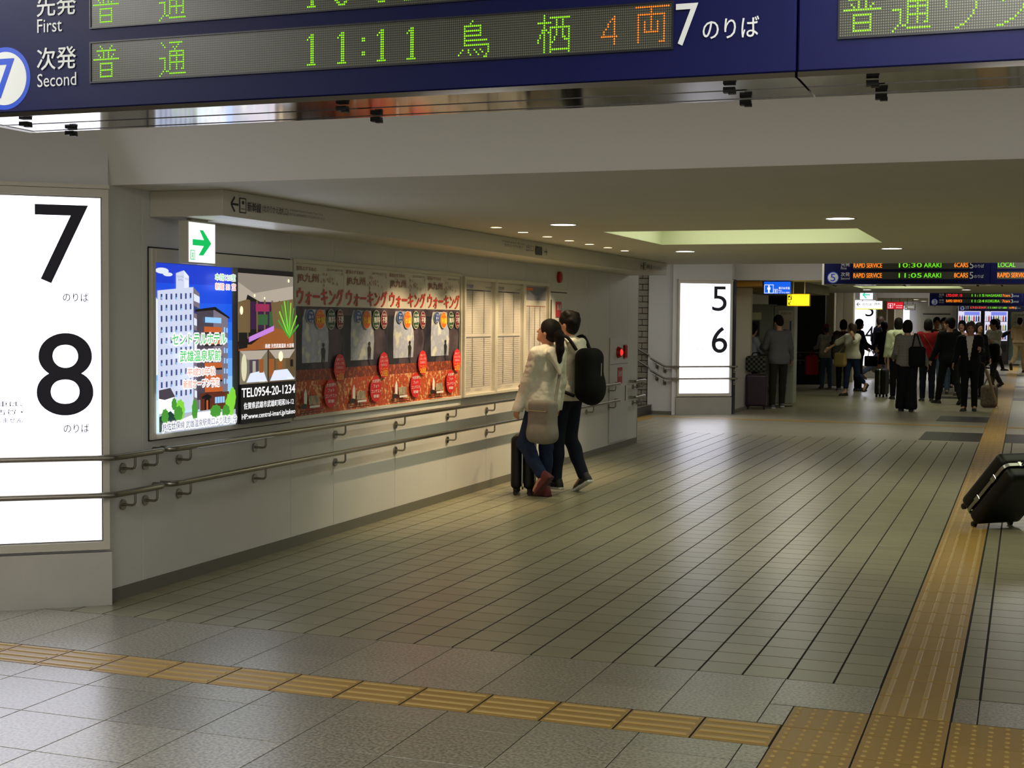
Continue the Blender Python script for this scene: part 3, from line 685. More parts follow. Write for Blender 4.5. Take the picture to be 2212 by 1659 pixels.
def board(Y, X0, dz, num, label, rows, near=False, width=5.6, ends=True):
    z = lambda v: v+dz; zb, zt = z(2.195), z(2.585); dpt = .30
    t = thing('departure_board', label, 'departure board', (X0+1, Y+.15, zb))
    X1 = X0+width; seam = X0+2.36
    b = MB(); b.box((X0+.03, Y, zb+.012), (seam-.002, Y+dpt, zt), bev=.004).box((seam+.002, Y, zb+.012), (X1, Y+dpt, zt), bev=.004); b.build('housing', M_BLUE, t)
    MB().box((X0, Y-.004, zb), (X0+.03, Y+dpt+.004, zt)).build('end_cap', M_CREAM, t)
    for a, c in ((X0+.03, seam-.003), (seam+.003, X1)):
        u = MB()
        for y0, y1, dz_ in ((0, .018, 0), (.018, .15, .0015), (.15, .153, 0), (.153, .282, .0015), (.282, .30, 0)): u.box((a, Y+y0, zb+dz_), (c, Y+y1, zb+.012))
        u.build('underside', M_MIRR, t)
    # hanging rods up to the high ceiling
    for x in (X0+.5, X0+2.0, X0+3.5, X0+5): MB().tube([(x, Y+.15, zt), (x, Y+.15, ZH)], .018).build('hanger', M_STEEL, t)
    offs = (.16, 1.17, 2.19, 2.52, 3.6) 
    for x in offs:
        for k, y in enumerate((.085, .29)):
            c_ = MB(); xx = X0+x; c_.obox((xx, Y+y, zb-.008), ((1, .1, 0), (-.1, 1, 0), (0, 0, 1)), (.014, .012, .006)); c_.obox((xx+.006, Y+y+.004, zb-.013), ((1, .1, 0), (-.1, 1, 0), (0, 0, 1)), (.009, .008, .004))
            c_.build('clip', M_CLIP, t)
    for sec in range(2):
        sx = X0+sec*2.005 if sec else X0
        L0, L1 = (sx+.45, sx+2.07)
        for r in range(2):
            z0 = z(2.425 if r == 0 else 2.278)
            f = MB(); f.box((L0, Y-.0012, z0), (L1, Y+.001, z0+.104)); f.build('led_panel', M_LED if near else M_LEDF, t)
            e = MB()
            for a_, b_, c_, d_ in ((L0-.004, L1+.004, z0-.004, z0), (L0-.004, L1+.004, z0+.104, z0+.108), (L0-.004, L0, z0, z0+.104), (L1, L1+.004, z0, z0+.104)): e.box((a_, Y-.004, c_), (b_, Y+.001, d_))
            e.build('panel_rim', mat('rim_black', (12, 13, 26), rough=.4), t)
        p = Pic((0, Y-.0003, 0), (1, 0, 0), (0, 0, 1), lift=.0004)
        if sec == 0:
            p.ell(sx+.16, z(2.302), .087, .087, M_BLUE2, 48); p.ell(sx+.16, z(2.302), .074, .074, M_PRW, 48)
            p.text(num, sx+.124, z(2.248), sx+.192, z(2.356), M_BLUE2, bold=.02)
            p.text('先発', sx+.272, z(2.465), sx+.401, z(2.526), M_PRW, bold=.016); p.text('First', sx+.273, z(2.421), sx+.355, z(2.458), M_PRW)
            p.text('次発', sx+.272, z(2.318), sx+.401, z(2.379), M_PRW, bold=.016); p.text('Second', sx+.273, z(2.272), sx+.402, z(2.308), M_PRW)
        for q in (0, .147):
            p.text(num, sx+2.08, z(2.281+q), sx+2.132, z(2.377+q), M_PRW, bold=.006); p.text('のりば', sx+2.144, z(2.291+q), sx+2.274, z(2.338+q), M_PRW, bold=.01)
        p.build('lettering', t)
        if near:
            g = MB(); o = MB()
            if sec == 0:
                for zz, tm in ((2.282, '11:11'), (2.429, '10:52')):
                    leds(g, '普', -2.408, zz, Y-.0016); leds(g, '通', -2.198, zz-.002, Y-.0016)
                    for c, x in zip(tm, (-1.754, -1.667, -1.598, -1.556, -1.474)): leds(g, c, x-(.008 if c in '0 5 2' else 0), zz+.004, Y-.0016)
                    leds(g, '鳥', -1.335, zz-.001, Y-.0016); leds(g, '栖', -1.128, zz, Y-.0016)
                    leds(o, '4', -.968, zz+.010, Y-.0016); leds(o, '両', -.884, zz+.004, Y-.0016)
                o.build('orange_characters', LO, t)
            else:
                for zz in (2.282, 2.429):
                    for c, x in zip('普通ワンマン', (-.403, -.297, -.190, -.088, .02, .12)): leds(g, c, x, zz, Y-.0016)
            g.build('green_characters', LG, t)
        else:
            for r in range(2):
                zz = z(2.445 if r == 0 else 2.298); pp = Pic((0, Y-.0016, 0), (1, 0, 0), (0, 0, 1), lift=.0006)
                for s_, a_, b_, m_ in rows[sec][r]: pp.text(s_, sx+a_, zz, sx+b_, zz+.066, m_, bold=.022)
                pp.build('lit_text', t)
    return t
board(3.25, -2.865, 0, '7', 'nearest blue departure board hanging overhead for track 7, lit green and orange', None, near=True)
RS = 'RAPID SERVICE'
board(21.25, -2.87, 0, '5', 'blue departure board for track 5 hanging behind the low ceiling edge',
      [[[(RS, .455, .86, LO), ('10:30', 1.10, 1.42, LGF), ('ARAKI', 1.45, 1.69, LGF), ('6CARS', 1.87, 2.06, LO)], [(RS, .455, .86, LO), ('11:05', 1.10, 1.42, LGF), ('ARAKI', 1.45, 1.69, LGF), ('8CARS', 1.87, 2.06, LO)]],
       [[('LOCAL', .46, .69, LGF)], [(RS, .455, .86, LO)]]])
board(39.25, -2.49, -.095, '3', 'small far blue departure board for track 3, partly hidden by the ceiling edge',
      [[[('LTD.EXP. 15', .455, .86, LR), ('11:15', 1.10, 1.42, LGF), ('NAGASAKI', 1.45, 1.85, LGF), ('7cars', 1.87, 2.06, LO)], [(RS, .455, .86, LO), ('11:24', 1.10, 1.42, LGF), ('KOKURA', 1.45, 1.80, LGF), ('7cars', 1.87, 2.06, LO)]],
       [[('LTD.EXP.', .455, .86, LR)], [('LTD.EXP.', .455, .86, LR)]]])
board(57.25, -2.52, -.075, '1', 'farthest blue departure board for track 1 above the vending machines',
      [[[(RS, .455, 1.05, LR), ('10:52', 1.10, 1.42, LGF)], [('LTD.EXP.', .455, 1.05, LR), ('11:00', 1.10, 1.42, LGF), ('小倉', 1.45, 1.80, LGF), ('6両', 1.87, 2.06, LO)]],
       [[('LTD.EXP.', .455, .86, LR)], [('LTD.EXP.', .455, .86, LR)]]])

# ================================================================== bulkhead with lettering along the left wall
XB = -4.396
hb = thing('direction_bulkhead', 'long cream ceiling box with black direction lettering above the posters', 'sign box', (-4.65, 12.4, 2.229))
MB().box((WX+.0005, 7.13, 2.229), (XB, 17.86, ZL-.0005), bev=.003).build('box', M_CREAM, hb)
def bpic(y0, text_big, flip=False): pass
p = Pic((XB+.0005, 0, 0), (0, 1, 0), (0, 0, 1))
def arrow(p, x, y, s, m, way=1):
    p.line([(x-s*.5*way, y), (x+s*.48*way, y)], s*.16, m); p.line([(x, y+s*.5), (x+s*.5*way, y), (x, y-s*.5)], s*.16, m)
arrow(p, 7.262, 2.304, .085, M_BLACK, -1)
def train_icon(p, x, y, w_, h_, m, bg):
    p.rect(x, y, x+w_, y+h_, m); p.rect(x+w_*.12, y+h_*.08, x+w_*.88, y+h_*.92, bg); p.rect(x+w_*.32, y+h_*.58, x+w_*.68, y+h_*.8, m); p.rect(x+w_*.2, y+h_*.25, x+w_*.8, y+h_*.3, m)
train_icon(p, 7.312, 2.258, .078, .09, M_BLACK, M_CREAM)
p.text('新幹線', 7.402, 2.272, 7.56, 2.332, M_BLACK, bold=.015); p.text('(北のりかえ改札口)', 7.575, 2.274, 7.895, 2.328, M_BLACK)
p.text('Shinkansen (North Transfer Ticket Gate)', 7.91, 2.311, 8.36, 2.328, M_GREYP); p.text('新干线(北侧换乘检票口) 신칸센(북쪽 환승 개찰구)', 7.91, 2.283, 8.385, 2.303, M_GREYP)
p.text('Hakata Exit', 11.75, 2.33, 12.35, 2.345, M_GREYP); p.text('博多口 하카타출구', 11.8, 2.295, 12.3, 2.318, M_GREYP); p.text('出口', 12.38, 2.28, 12.60, 2.34, M_GREYP)
p.rect(12.66, 2.258, 12.84, 2.338, M_BLACK); arrow(p, 12.95, 2.298, .07, M_BLACK, 1)
arrow(p, 16.55, 2.302, .085, M_BLACK, -1); train_icon(p, 16.66, 2.258, .09, .088, M_BLACK, M_CREAM); p.text('新幹線', 16.78, 2.274, 17.05, 2.334, M_BLACK, bold=.015); p.text('(北のりかえ改札口)', 17.07, 2.28, 17.5, 2.33, M_BLACK); p.text('Shinkansen (North Gate)', 17.52, 2.30, 17.8, 2.315, M_GREYP)
p.build('lettering', hb)
# exit sign
ex = thing('exit_sign', 'small lit white exit sign with a green arrow, under the end of the ceiling box', 'exit sign', (-4.72, 7.39, 1.94))
MB().box((-4.765, 7.235, 1.958), (-4.70, 7.545, 2.215), bev=.003).box((-4.75, 7.30, 2.212), (-4.715, 7.48, 2.229)).build('housing', M_CREAM, ex)
p = Pic((-4.6995, 7.245, 1.968), (0, 1, 0), (0, 0, 1)); ME_W = pic('exit_white', (246, 255, 252), 1.15); ME_G = pic('exit_green', (0, 190, 90), 1.0)
p.rect(0, 0, .29, .238, ME_W)
p.line([(.04, .119), (.20, .119)], .036, ME_G); p.poly([(.115, .195), (.155, .195), (.245, .119), (.155, .043), (.105, .043), (.178, .119)], ME_G)
p.rect(.014, .014, .062, .072, ME_G); p.rect(.020, .018, .056, .068, ME_W)
p.line([(.040, .060), (.036, .042), (.044, .030), (.042, .018)], .006, ME_G); p.line([(.028, .050), (.047, .048)], .004, ME_G); p.line([(.036, .042), (.026, .028)], .005, ME_G)
p.build('pictogram_panel', ex)

# ================================================================== hotel light box
W_, H_ = 1.60, 1.02
hl = thing('advertising_light_box', 'backlit hotel advertisement in a cream wall frame, blue sky over two buildings', 'advertisement', (WX, 7.96, .905))
b = MB()
for y0, y1, z0, z1 in ((7.115, 7.155, .905, 2.045), (8.759, 8.812, .905, 2.045), (7.155, 8.759, .905, .938), (7.155, 8.759, 1.962, 2.045)): b.box((WX+.001, y0, z0), (WX+.028, y1, z1), bev=.003)
b.build('frame', M_CREAM, hl)
b = MB(); b.box((WX+.001, 7.108, 2.046), (WX+.006, 8.82, 2.054)).box((WX+.001, 7.106, .90), (WX+.006, 7.112, 2.05)).box((WX+.001, 8.815, .9), (WX+.006, 8.821, 2.05)).box((WX+.001, 7.108, .897), (WX+.006, 8.82, .903)).build('shadow_gap', M_DARK, hl)
p = Pic((WX+.016, 7.157, .94), (0, 1, 0), (0, 0, 1), lift=.0005); SW = .866
C = lambda n_, rgb, e=1.0: pic('ad_'+n_, rgb, e)
sky = [(24, 60, 205), (24, 76, 222), (30, 92, 232), (44, 112, 238), (70, 140, 242), (110, 170, 246), (150, 200, 250), (190, 222, 252)]
for k, c in enumerate(sky): p.rect(0, H_*(1-(k+1)*.115) if k < 7 else 0, SW, H_*(1-k*.115), C('sky%d' % k, c))
CW = C('cloud', (225, 232, 250)); CL = C('tower', (206, 214, 238)); CL2 = C('tower_side', (230, 236, 252)); CD = C('dark_window', (50, 66, 120)); CB = C('brown_block', (70, 62, 74)); CB2 = C('brown_side', (120, 112, 124)); CO = C('balcony', (190, 92, 40)); CG = C('leaf', (70, 150, 50)); CGL = C('leaf_light', (130, 215, 60)); CWH = C('white', (255, 255, 255), 1.1); CK = C('black', (14, 12, 14), .8); CGR = C('path_grey', (176, 182, 196)); CRD = C('red', (240, 90, 70)); CTG = C('title_green', (60, 200, 90)); CPK = C('pink', (250, 150, 120)); CLS = C('glass_blue', (150, 205, 255))
p.ell(.07, .975, .07, .018, CW); p.ell(.13, .955, .05, .012, CW); p.poly([(0, .82), (.02, .80), (.02, .35), (0, .35)], CL2)
p.poly([(.215, .965), (.30, .985), (.30, .80), (.215, .80)], CL); p.poly([(.30, .985), (.355, .95), (.355, .80), (.30, .80)], CL2)
p.text('セントラル', .225, .938, .295, .952, CD); p.text('ホテル', .235, .918, .285, .932, CD); p.text('ホテル', .31, .925, .35, .94, CD)
p.poly([(.015, .855), (.40, .885), (.40, .12), (.015, .14)], CL); p.poly([(.40, .885), (.47, .845), (.47, .12), (.40, .12)], CB2)
for k in range(9): p.poly([(.405, .845-.075*k), (.47, .825-.075*k), (.47, .785-.075*k), (.405, .80-.075*k)], CD if k % 2 else CW)
p.rects([(.04+.052*i, .80-.066*j+.004*i*.5, .058+.052*i, .835-.066*j+.004*i*.5) for i in range(7) for j in range(10)], CD)
p.rects([(.045+.052*i, .803-.066*j, .056+.052*i, .818-.066*j) for i in range(7) for j in range(10) if (i*7+j*5) % 3 == 0], CLS)
p.poly([(.43, .735), (.62, .75), (.62, .18), (.43, .18)], CB); p.poly([(.62, .75), (.79, .70), (.79, .2), (.62, .18)], CB2)
p.poly([(.41, .745), (.64, .765), (.81, .70), (.81, .688), (.63, .745), (.41, .732)], CK)
for k in range(7): y = .635-.076*k; p.poly([(.51, y+.005), (.715, y), (.715, y-.034), (.51, y-.03)], CO if k else CO); p.rect(.51, y-.032, .715, y-.044, CK)
p.poly([(.51, .70), (.70, .695), (.70, .66), (.51, .665)], CLS)
p.rects([(.73, .60-.066*j, .745, .635-.066*j) for j in range(6)]+[(.76, .60-.066*j, .775, .63-.066*j) for j in range(6)], CLS)
p.poly([(.45, .22), (.79, .22), (.79, .10), (.45, .10)], C('brick_base', (92, 40, 26))); p.poly([(.47, .20), (.53, .215), (.58, .20), (.58, .185), (.47, .185)], CK); p.rect(.50, .10, .56, .185, CK); p.rect(.52, .10, .54, .175, CO); p.rects([(.62+.03*i, .15, .645+.03*i, .19) for i in range(4)], CLS)
p.poly([(0, .24), (.10, .25), (.16, .20), (.16, .0), (0, .0)], CWH); p.poly([(0, .26), (.12, .27), (.17, .215), (.06, .20), (0, .21)], CB)
p.poly([(0, 0), (SW, 0), (SW, .10), (.60, .115), (.3, .11), (0, .12)], CGR); p.poly([(.18, .06), (.42, .105), (.62, .105), (.86, .05), (.86, .02), (.2, .02)], CWH)
p.poly([(0, .10), (.12, .13), (.25, .04), (.12, .01), (0, .01)], C('hedge_dark', (24, 60, 50)))
for x, y, rx, ry, m_ in ((.06, .10, .04, .05, CG), (.22, .13, .055, .07, CGL), (.20, .11, .05, .05, CG), (.38, .12, .035, .075, CG), (.62, .10, .07, .045, CG), (.79, .13, .06, .085, CGL), (.82, .18, .045, .07, CGL), (.74, .09, .05, .05, CG), (.15, .17, .03, .04, CG)): p.ell(x, y, rx, ry, m_, 18, .14)
p.text('本館120室', .61, .935, .855, .975, CTG, outline=.006, oc=CWH); p.text('新館 53 室', .61, .875, .855, .915, CRD, outline=.006, oc=CWH)
p.text('セントラルホテル', .125, .53, .735, .595, CTG, bold=.02, outline=.012, oc=CWH)
p.text('武雄温泉駅前', .205, .425, .665, .492, CTG, bold=.02, outline=.012, oc=CWH)
p.text('平成30年秋', .28, .335, .60, .382, CPK, bold=.01, outline=.010, oc=CWH); p.text('新館オープン予定', .235, .262, .645, .31, CPK, bold=.01, outline=.010, oc=CWH)
p.text('JR佐世保線 武雄温泉駅南口より徒歩1分', .012, .012, .85, .062, CD, outline=.012, oc=CWH)
X0 = SW; p.rect(X0, 0, W_, H_, CK)
WD = C('wood', (150, 84, 36)); WA = C('warm_wall', (110, 88, 56)); BG = C('beige_ceiling', (176, 164, 150)); BG2 = C('beige_ceiling2', (140, 130, 118)); PU = C('purple_seat', (196, 130, 220)); NI = C('night_glass', (50, 20, 60)); WN = C('lamp', (255, 236, 190), 1.3)
p.poly([(X0, .62), (X0, .99), (W_, .985), (W_, .80), (X0+.30, .80), (X0+.12, .85)], BG); p.poly([(X0, .99), (W_, .985), (W_, .92), (X0+.2, .86), (X0, .93)], BG2); p.poly([(X0, .80), (X0+.13, .82), (X0+.13, .56), (X0, .54)], WA)
p.rect(X0+.13, .62, W_, .805, NI); p.rects([(X0+.13+.10*i, .60, X0+.15+.10*i, .815) for i in range(5)], WA); p.rects([(X0+.25, .65, X0+.38, .72), (X0+.40, .64, X0+.48, .74)], C('garden', (50, 90, 50))); p.rect(X0+.22, .74, X0+.4, .79, C('dusk', (150, 40, 80)))
p.poly([(X0+.42, .80), (W_, .83), (W_, .60), (X0+.46, .60)], WA); p.poly([(X0, .52), (X0+.16, .52), (X0+.45, .63), (W_, .60), (W_, .49), (X0, .48)], WD); p.poly([(X0+.13, .57), (X0+.46, .645), (X0+.46, .61), (X0+.13, .535)], PU); p.poly([(X0, .60), (X0+.11, .60), (X0+.11, .50), (X0, .49)], CK)
p.ell(X0+.035, .745, .02, .028, WN); p.ell(X0+.66, .955, .012, .012, WN); p.ell(X0+.2, .845, .01, .01, WN); p.ell(X0+.33, .83, .008, .008, WN)
for k in range(9): a = .3+.3*k; p.line([(X0+.66, .56), (X0+.66+.16*math.cos(a+.2), .56+.24*abs(math.sin(a))+.02)], .016, CGL if k % 2 else CG)
p.text('新館 天然武雄温泉 大浴場', X0+.33, .492, W_-.01, .522, CWH, bold=.015)
p.rect(X0, .26, X0+.36, .48, C('room', (120, 112, 92))); p.rect(X0+.37, .26, W_, .48, C('room2', (92, 74, 48)))
p.poly([(X0, .48), (X0+.36, .48), (X0+.27, .42), (X0+.10, .42)], BG); p.rect(X0+.12, .32, X0+.24, .42, CB); p.rect(X0+.16, .33, X0+.2, .41, BG); p.poly([(X0+.13, .33), (X0+.30, .345), (X0+.35, .27), (X0+.08, .27)], CW); p.ell(X0+.05, .37, .035, .09, C('arch', (220, 214, 180)), 20); p.rect(X0+.245, .33, X0+.30, .42, WD)
p.poly([(X0+.37, .48), (W_, .48), (W_-.08, .42), (X0+.46, .42)], BG); p.rect(X0+.37, .30, X0+.44, .42, WD); p.rect(X0+.46, .33, X0+.60, .42, WA); p.ell(X0+.53, .435, .03, .035, WN); p.rect(X0+.49, .35, X0+.55, .40, WD); p.poly([(X0+.44, .34), (X0+.62, .345), (W_-.01, .27), (X0+.38, .27)], CW); p.rect(X0+.66, .36, X0+.70, .41, CK)
p.text('ダブルルーム', X0+.24, .265, X0+.35, .28, CWH); p.text('ツインルーム', W_-.12, .275, W_-.01, .29, CWH)
p.rect(X0, 0, W_, .258, CK)
p.text('TEL0954-20-1234', X0+.01, .175, W_-.01, .235, CWH, bold=.03); p.text('佐賀県武雄市武雄町昭和16-12', X0+.035, .095, W_-.03, .14, CWH, bold=.015); p.text('HP:www.central-imari.jp/takeo', X0+.01, .02, W_-.01, .065, CWH, bold=.012)
p.build('backlit_print', hl)
area('ad_glow', (WX+.10, 7.96, 1.45), 1.5, 5, (.8, .85, 1), (0, R(-90), 0), sy=.95)
# ================================================================== walking posters
def splat(name, c1, c2, scale, c3=None, rough=.5):
    m = mat(name, c1, rough=rough); nt = m.node_tree; b = nt.nodes['Principled BSDF']; N = nt.nodes.new; L = nt.links.new
    g = N('ShaderNodeNewGeometry'); n = N('ShaderNodeTexNoise'); n.inputs['Scale'].default_value = scale; n.inputs['Detail'].default_value = 5; L(g.outputs['Position'], n.inputs['Vector'])
    r = N('ShaderNodeValToRGB'); e = r.color_ramp.elements; e[0].position = .38; e[1].position = .62; e[0].color = (*lin(c1), 1); e[1].color = (*lin(c2), 1)
    if c3: q = e.new(.5); q.color = (*lin(c3), 1)
    L(n.outputs['Fac'], r.inputs[0]); L(r.outputs[0], b.inputs['Base Color']); return m
K = lambda n_, c: mat('print_'+n_, c, rough=.45)
PW = K('cream_white', (214, 208, 192)); PR = K('title_red', (196, 62, 44)); PBR = K('brown', (150, 84, 60)); PDK = splat('print_night', (26, 24, 36), (46, 44, 56), 9); PMID = splat('print_dusk', (90, 76, 84), (52, 44, 56), 7); PFL = splat('print_waterfall', (186, 192, 208), (216, 218, 206), 9, (164, 172, 196)); PFO = splat('print_leaves', (206, 84, 40), (232, 176, 120), 30, (176, 66, 34)); PFO2 = splat('print_leaves_dark', (150, 66, 44), (196, 96, 52), 26, (110, 52, 44))
PB = K('badge_blue', (36, 72, 156)); PO = K('badge_orange', (232, 110, 32)); PG = K('badge_green', (38, 84, 44)); PM = K('badge_maroon', (130, 34, 44)); PY = K('yellow', (250, 206, 50)); PRS = K('seal_red', (222, 40, 44)); PK = K('ink', (40, 36, 34)); PWH = K('white', (240, 238, 232)); PLF = K('leaf_speck', (168, 120, 96))
pf = thing('poster_frame', 'wide cream poster frame on the left wall holding four posters', 'frame', (WX, 10.44, .91))
b = MB()
for y0, y1, z0, z1 in ((8.845, 8.872, .91, 2.06), (11.985, 12.008, .91, 2.06), (8.872, 11.985, .91, .937), (8.872, 11.985, 2.03, 2.06)): b.box((WX+.001, y0, z0), (WX+.024, y1, z1), bev=.003)
b.build('moulding', M_CREAM, pf); MB().box((WX+.001, 8.872, .937), (WX+.004, 11.985, 2.03)).build('backboard', PW, pf)
PWD, PHT = .778, 1.09
which = ('nearest', 'second from the hotel advertisement', 'third from the hotel advertisement', 'farthest, next to the timetables')
for k in range(4):
    y0 = 8.873+.7775*k; t = thing('event_poster', 'walking event poster with red title and waterfall tunnel, %s' % which[k], 'poster', (WX+.005, y0+PWD/2, .938), 'row of four walking event posters')
    MB().box((WX+.0045, y0+.001, .938), (WX+.0055, y0+PWD-.002, 2.029)).build('sheet', PW, t)
    p = Pic((WX+.0058, y0, .938), (0, 1, 0), (0, 0, 1), lift=.0004); X = lambda f: f*PWD; Y = lambda f: (1-f)*PHT
    def T(s, a, t0, c, t1, m_, **kw): p.text(s, X(a), Y(t1), X(c), Y(t0), m_, **kw)
    p.rect(X(0), Y(.735), X(.996), Y(.315), PDK); p.rect(X(0), Y(.335), X(.996), Y(.28), PMID)
    p.poly([(X(.50), Y(.40)), (X(.85), Y(.36)), (X(.97), Y(.5)), (X(.9), Y(.68)), (X(.6), Y(.72))], PMID)
    p.poly([(X(.16), Y(.36)), (X(.20), Y(.30)), (X(.60), Y(.30)), (X(.66), Y(.40)), (X(.68), Y(.52)), (X(.66), Y(.655)), (X(.15), Y(.655)), (X(.145), Y(.5))], PFL)
    p.poly([(X(.30), Y(.66)), (X(.52), Y(.66)), (X(.56), Y(.71)), (X(.26), Y(.71))], PMID)
    p.rect(X(0), Y(.80), X(.996), Y(.70), PFO2); p.rect(X(0), Y(1), X(.996), Y(.775), PFO)
    p.ell(X(.565), Y(.540), X(.028), .016, PK); p.poly([(X(.52), Y(.57)), (X(.545), Y(.555)), (X(.585), Y(.555)), (X(.61), Y(.58)), (X(.60), Y(.61)), (X(.59), Y(.655)), (X(.57), Y(.655)), (X(.562), Y(.625)), (X(.55), Y(.655)), (X(.53), Y(.655)), (X(.53), Y(.61))], PK)
    T('駅長おすすめの', .04, .018, .42, .046, PBR, bold=.02); T('2017.9-2017.12', .63, .02, .96, .036, PK); T('JR九州', .05, .062, .46, .128, PBR, bold=.03); T('ウォーキング', .045, .155, .975, .27, PR, bold=.05)
    for q in range(14): rr = random.Random(q+3); x, y = .45+rr.random()*.5, .05+rr.random()*.09; p.ell(X(x), Y(y), .008, .012, PLF, 6)
    for cx, rx, ry, m_ in ((.29, .082, .052, PB), (.48, .10, .074, PO), (.70, .088, .076, PG), (.885, .075, .074, PM)): p.ell(X(cx), Y(.345 if m_ is PB else .365), X(rx), ry, PW, 32); p.ell(X(cx), Y(.345 if m_ is PB else .365), X(rx*.93), ry*.94, m_, 32)
    T('予約', .255, .315, .325, .332, PWH); T('楽々', .245, .337, .335, .362, PWH, bold=.02); T('参加', .255, .368, .325, .384, PWH)
    T('秋編', .40, .345, .56, .395, PY, bold=.04); T('2017年', .42, .315, .54, .335, PY); T('参加費', .645, .32, .755, .338, PWH); T('無料', .63, .345, .775, .388, PWH, bold=.03); T('事前申込', .835, .32, .935, .336, PWH); T('不要', .835, .345, .94, .388, PWH, bold=.03); T('お気軽に', .65, .402, .75, .416, PWH); T('当日受付', .84, .402, .93, .416, PWH)
    p.ell(X(.865), Y(.70), X(.122), .105, PRS, 56, .03); p.ell(X(.675), Y(.872), X(.135), .105, PRS, 56, .03)
    T('歩いて', .80, .632, .93, .652, PWH); T('スタンプを', .775, .66, .955, .68, PWH); T('ためると', .79, .688, .94, .708, PWH); T('2回', .79, .742, .94, .782, PY, bold=.02); T('プレゼント', .775, .718, .955, .736, PY)
    T('大好評!!', .58, .80, .77, .826, PWH, bold=.02); T('フォト', .61, .838, .74, .862, PWH, bold=.02); T('コンテスト', .56, .876, .79, .90, PWH, bold=.02); T('開催!', .61, .912, .74, .936, PWH, bold=.02)
    p.poly([(X(.13), Y(.92)), (X(.13), Y(.86)), (X(.16), Y(.82)), (X(.19), Y(.86)), (X(.19), Y(.93))], PWH); p.rect(X(.08), Y(.955), X(.18), Y(.925), PK); p.rect(X(.22), Y(.935), X(.42), Y(.875), splat('print_rock', (190, 176, 150), (150, 130, 104), 40)); p.rect(X(.24), Y(.955), X(.44), Y(.94), PWH); p.line([(X(.04), Y(.985)), (X(.5), Y(.985))], .006, PK); p.line([(X(.04), Y(.972)), (X(.5), Y(.968))], .004, PK)
    p.build('print', t)

# ================================================================== timetable cases
M_FILM = mat('clear_film', (255, 255, 255), rough=.12, alpha=.16, spec=.9)
PTT = K('timetable_paper', (206, 198, 182)); PTL = K('timetable_rule', (60, 52, 50)); PTG = K('timetable_line', (158, 148, 136))
for k, (y0, y1) in enumerate(((12.012, 12.833), (12.84, 13.655), (13.662, 14.475))):
    t = thing('timetable_case', ('timetable case beside the posters, two columns with a blue heading', 'middle timetable case, film sagging at its top', 'timetable case with four tall columns behind the waiting couple')[k], 'timetable', (WX, (y0+y1)/2, .915), 'three timetable cases on the left wall')
    b = MB()
    for a, c, z0, z1 in ((y0, y0+.03, .915, 2.035), (y1-.03, y1, .915, 2.035), (y0+.03, y1-.03, .915, .945), (y0+.03, y1-.03, 2.0, 2.035)): b.box((WX+.001, a, z0), (WX+.05, c, z1), bev=.004)
    b.build('case_frame', M_CREAM, t)
    MB().box((WX+.001, y0+.03, .945), (WX+.012, y1-.03, 2.0)).build('sheet', PTT, t)
    w_ = y1-y0-.06; p = Pic((WX+.0125, y0+.03, .945), (0, 1, 0), (0, 0, 1), lift=.0006); H2 = 1.055
    if k < 2:
        for (z0, z1) in ((.56, .96), (.06, .52)):
            p.rects([(.02, z0+(z1-z0)*j/24, w_-.04, z0+(z1-z0)*j/24+.004) for j in range(24)], PTG); p.rect(.02, z1, w_-.04, z1+.012, PTL)
            for x in (.02, .23, .53): p.rect(x, z0, x+.014, z1, PTL)
        p.text('時刻表', .05, .985, .25, 1.02, PB if k == 0 else PK); p.text('のりかえ案内', .56, .99, .72, 1.01, PK)
    else:
        p.rects([(.02, .28+.55*j/30, w_-.03, .28+.55*j/30+.004) for j in range(30)], PTG); p.rect(.02, .83, w_-.03, .842, PBR)
        for x in (.02, .19, .36, .53): p.rect(x, .26, x+.014, .84, PTL)
        p.rect(.02, .90, w_-.03, 1.04, K('view_blue', (104, 110, 128))); p.rect(.04, 1.0, .3, 1.03, PO)
    p.rects([(.05, .03, .2, .036), (.3, .03, .5, .036), (.05, .045, .18, .05)], PTG)
    p.build('timetable_print', t)
    # clear film, loose at its top
    n, mm = 14, 14; v = []; yy0, yy1 = y0+.032, y1-.032
    for j in range(mm+1):
        for i in range(n+1):
            u = i/n; q = j/mm; sag = .10*(1-(2*u-1)**2)*(q**6); z = .95+q*1.045-sag
            v.append((WX+.030+.004*math.sin(9*u+5*q)+.008*(q**8)*math.sin(7*u), yy0+u*(yy1-yy0), z))
    MB().add(v, [(j*(n+1)+i, j*(n+1)+i+1, (j+1)*(n+1)+i+1, (j+1)*(n+1)+i) for j in range(mm) for i in range(n)], smooth=True).build('clear_film', M_FILM, t)

# ================================================================== wall cabinets and alarms
M_RED = mat('signal_red', (176, 20, 24), rough=.35); M_REDS = mat('red_plate', (186, 44, 56), rough=.45); M_REDL = mat('red_lamp_lit', (255, 30, 26), emit=3.0)
def red_plate(root, y, z, s, txt):
    rp = MB().box((WX+.006, y-s/2, z-s/2), (WX+.018, y+s/2, z+s/2)).build('red_plate', M_REDS, root)
    p = Pic((WX+.0185, y-s/2, z-s/2), (0, 1, 0), (0, 0, 1)); p.text(txt, s*.1, s*.45, s*.9, s*.82, PWH, bold=.02); p.build('plate_lettering', rp)
c1 = thing('equipment_cabinet', 'flush white fire equipment cabinet door beside the timetables, red plate', 'wall cabinet', (WX, 14.87, .08))
MB().box((WX+.001, 14.53, .09), (WX+.006, 15.22, 1.98), bev=.002).build('door', M_WALL, c1); MB().box((WX+.002, 14.56, 1.94), (WX+.009, 15.18, 1.95)).build('door_slot', M_DARK, c1)
MB().box((WX+.004, 14.575, 1.65), (WX+.012, 14.635, 1.86), bev=.002).build('handle', mat('dark_handle', (70, 66, 52), rough=.4), c1)
red_plate(c1, 14.87, 1.757, .17, '消火器')
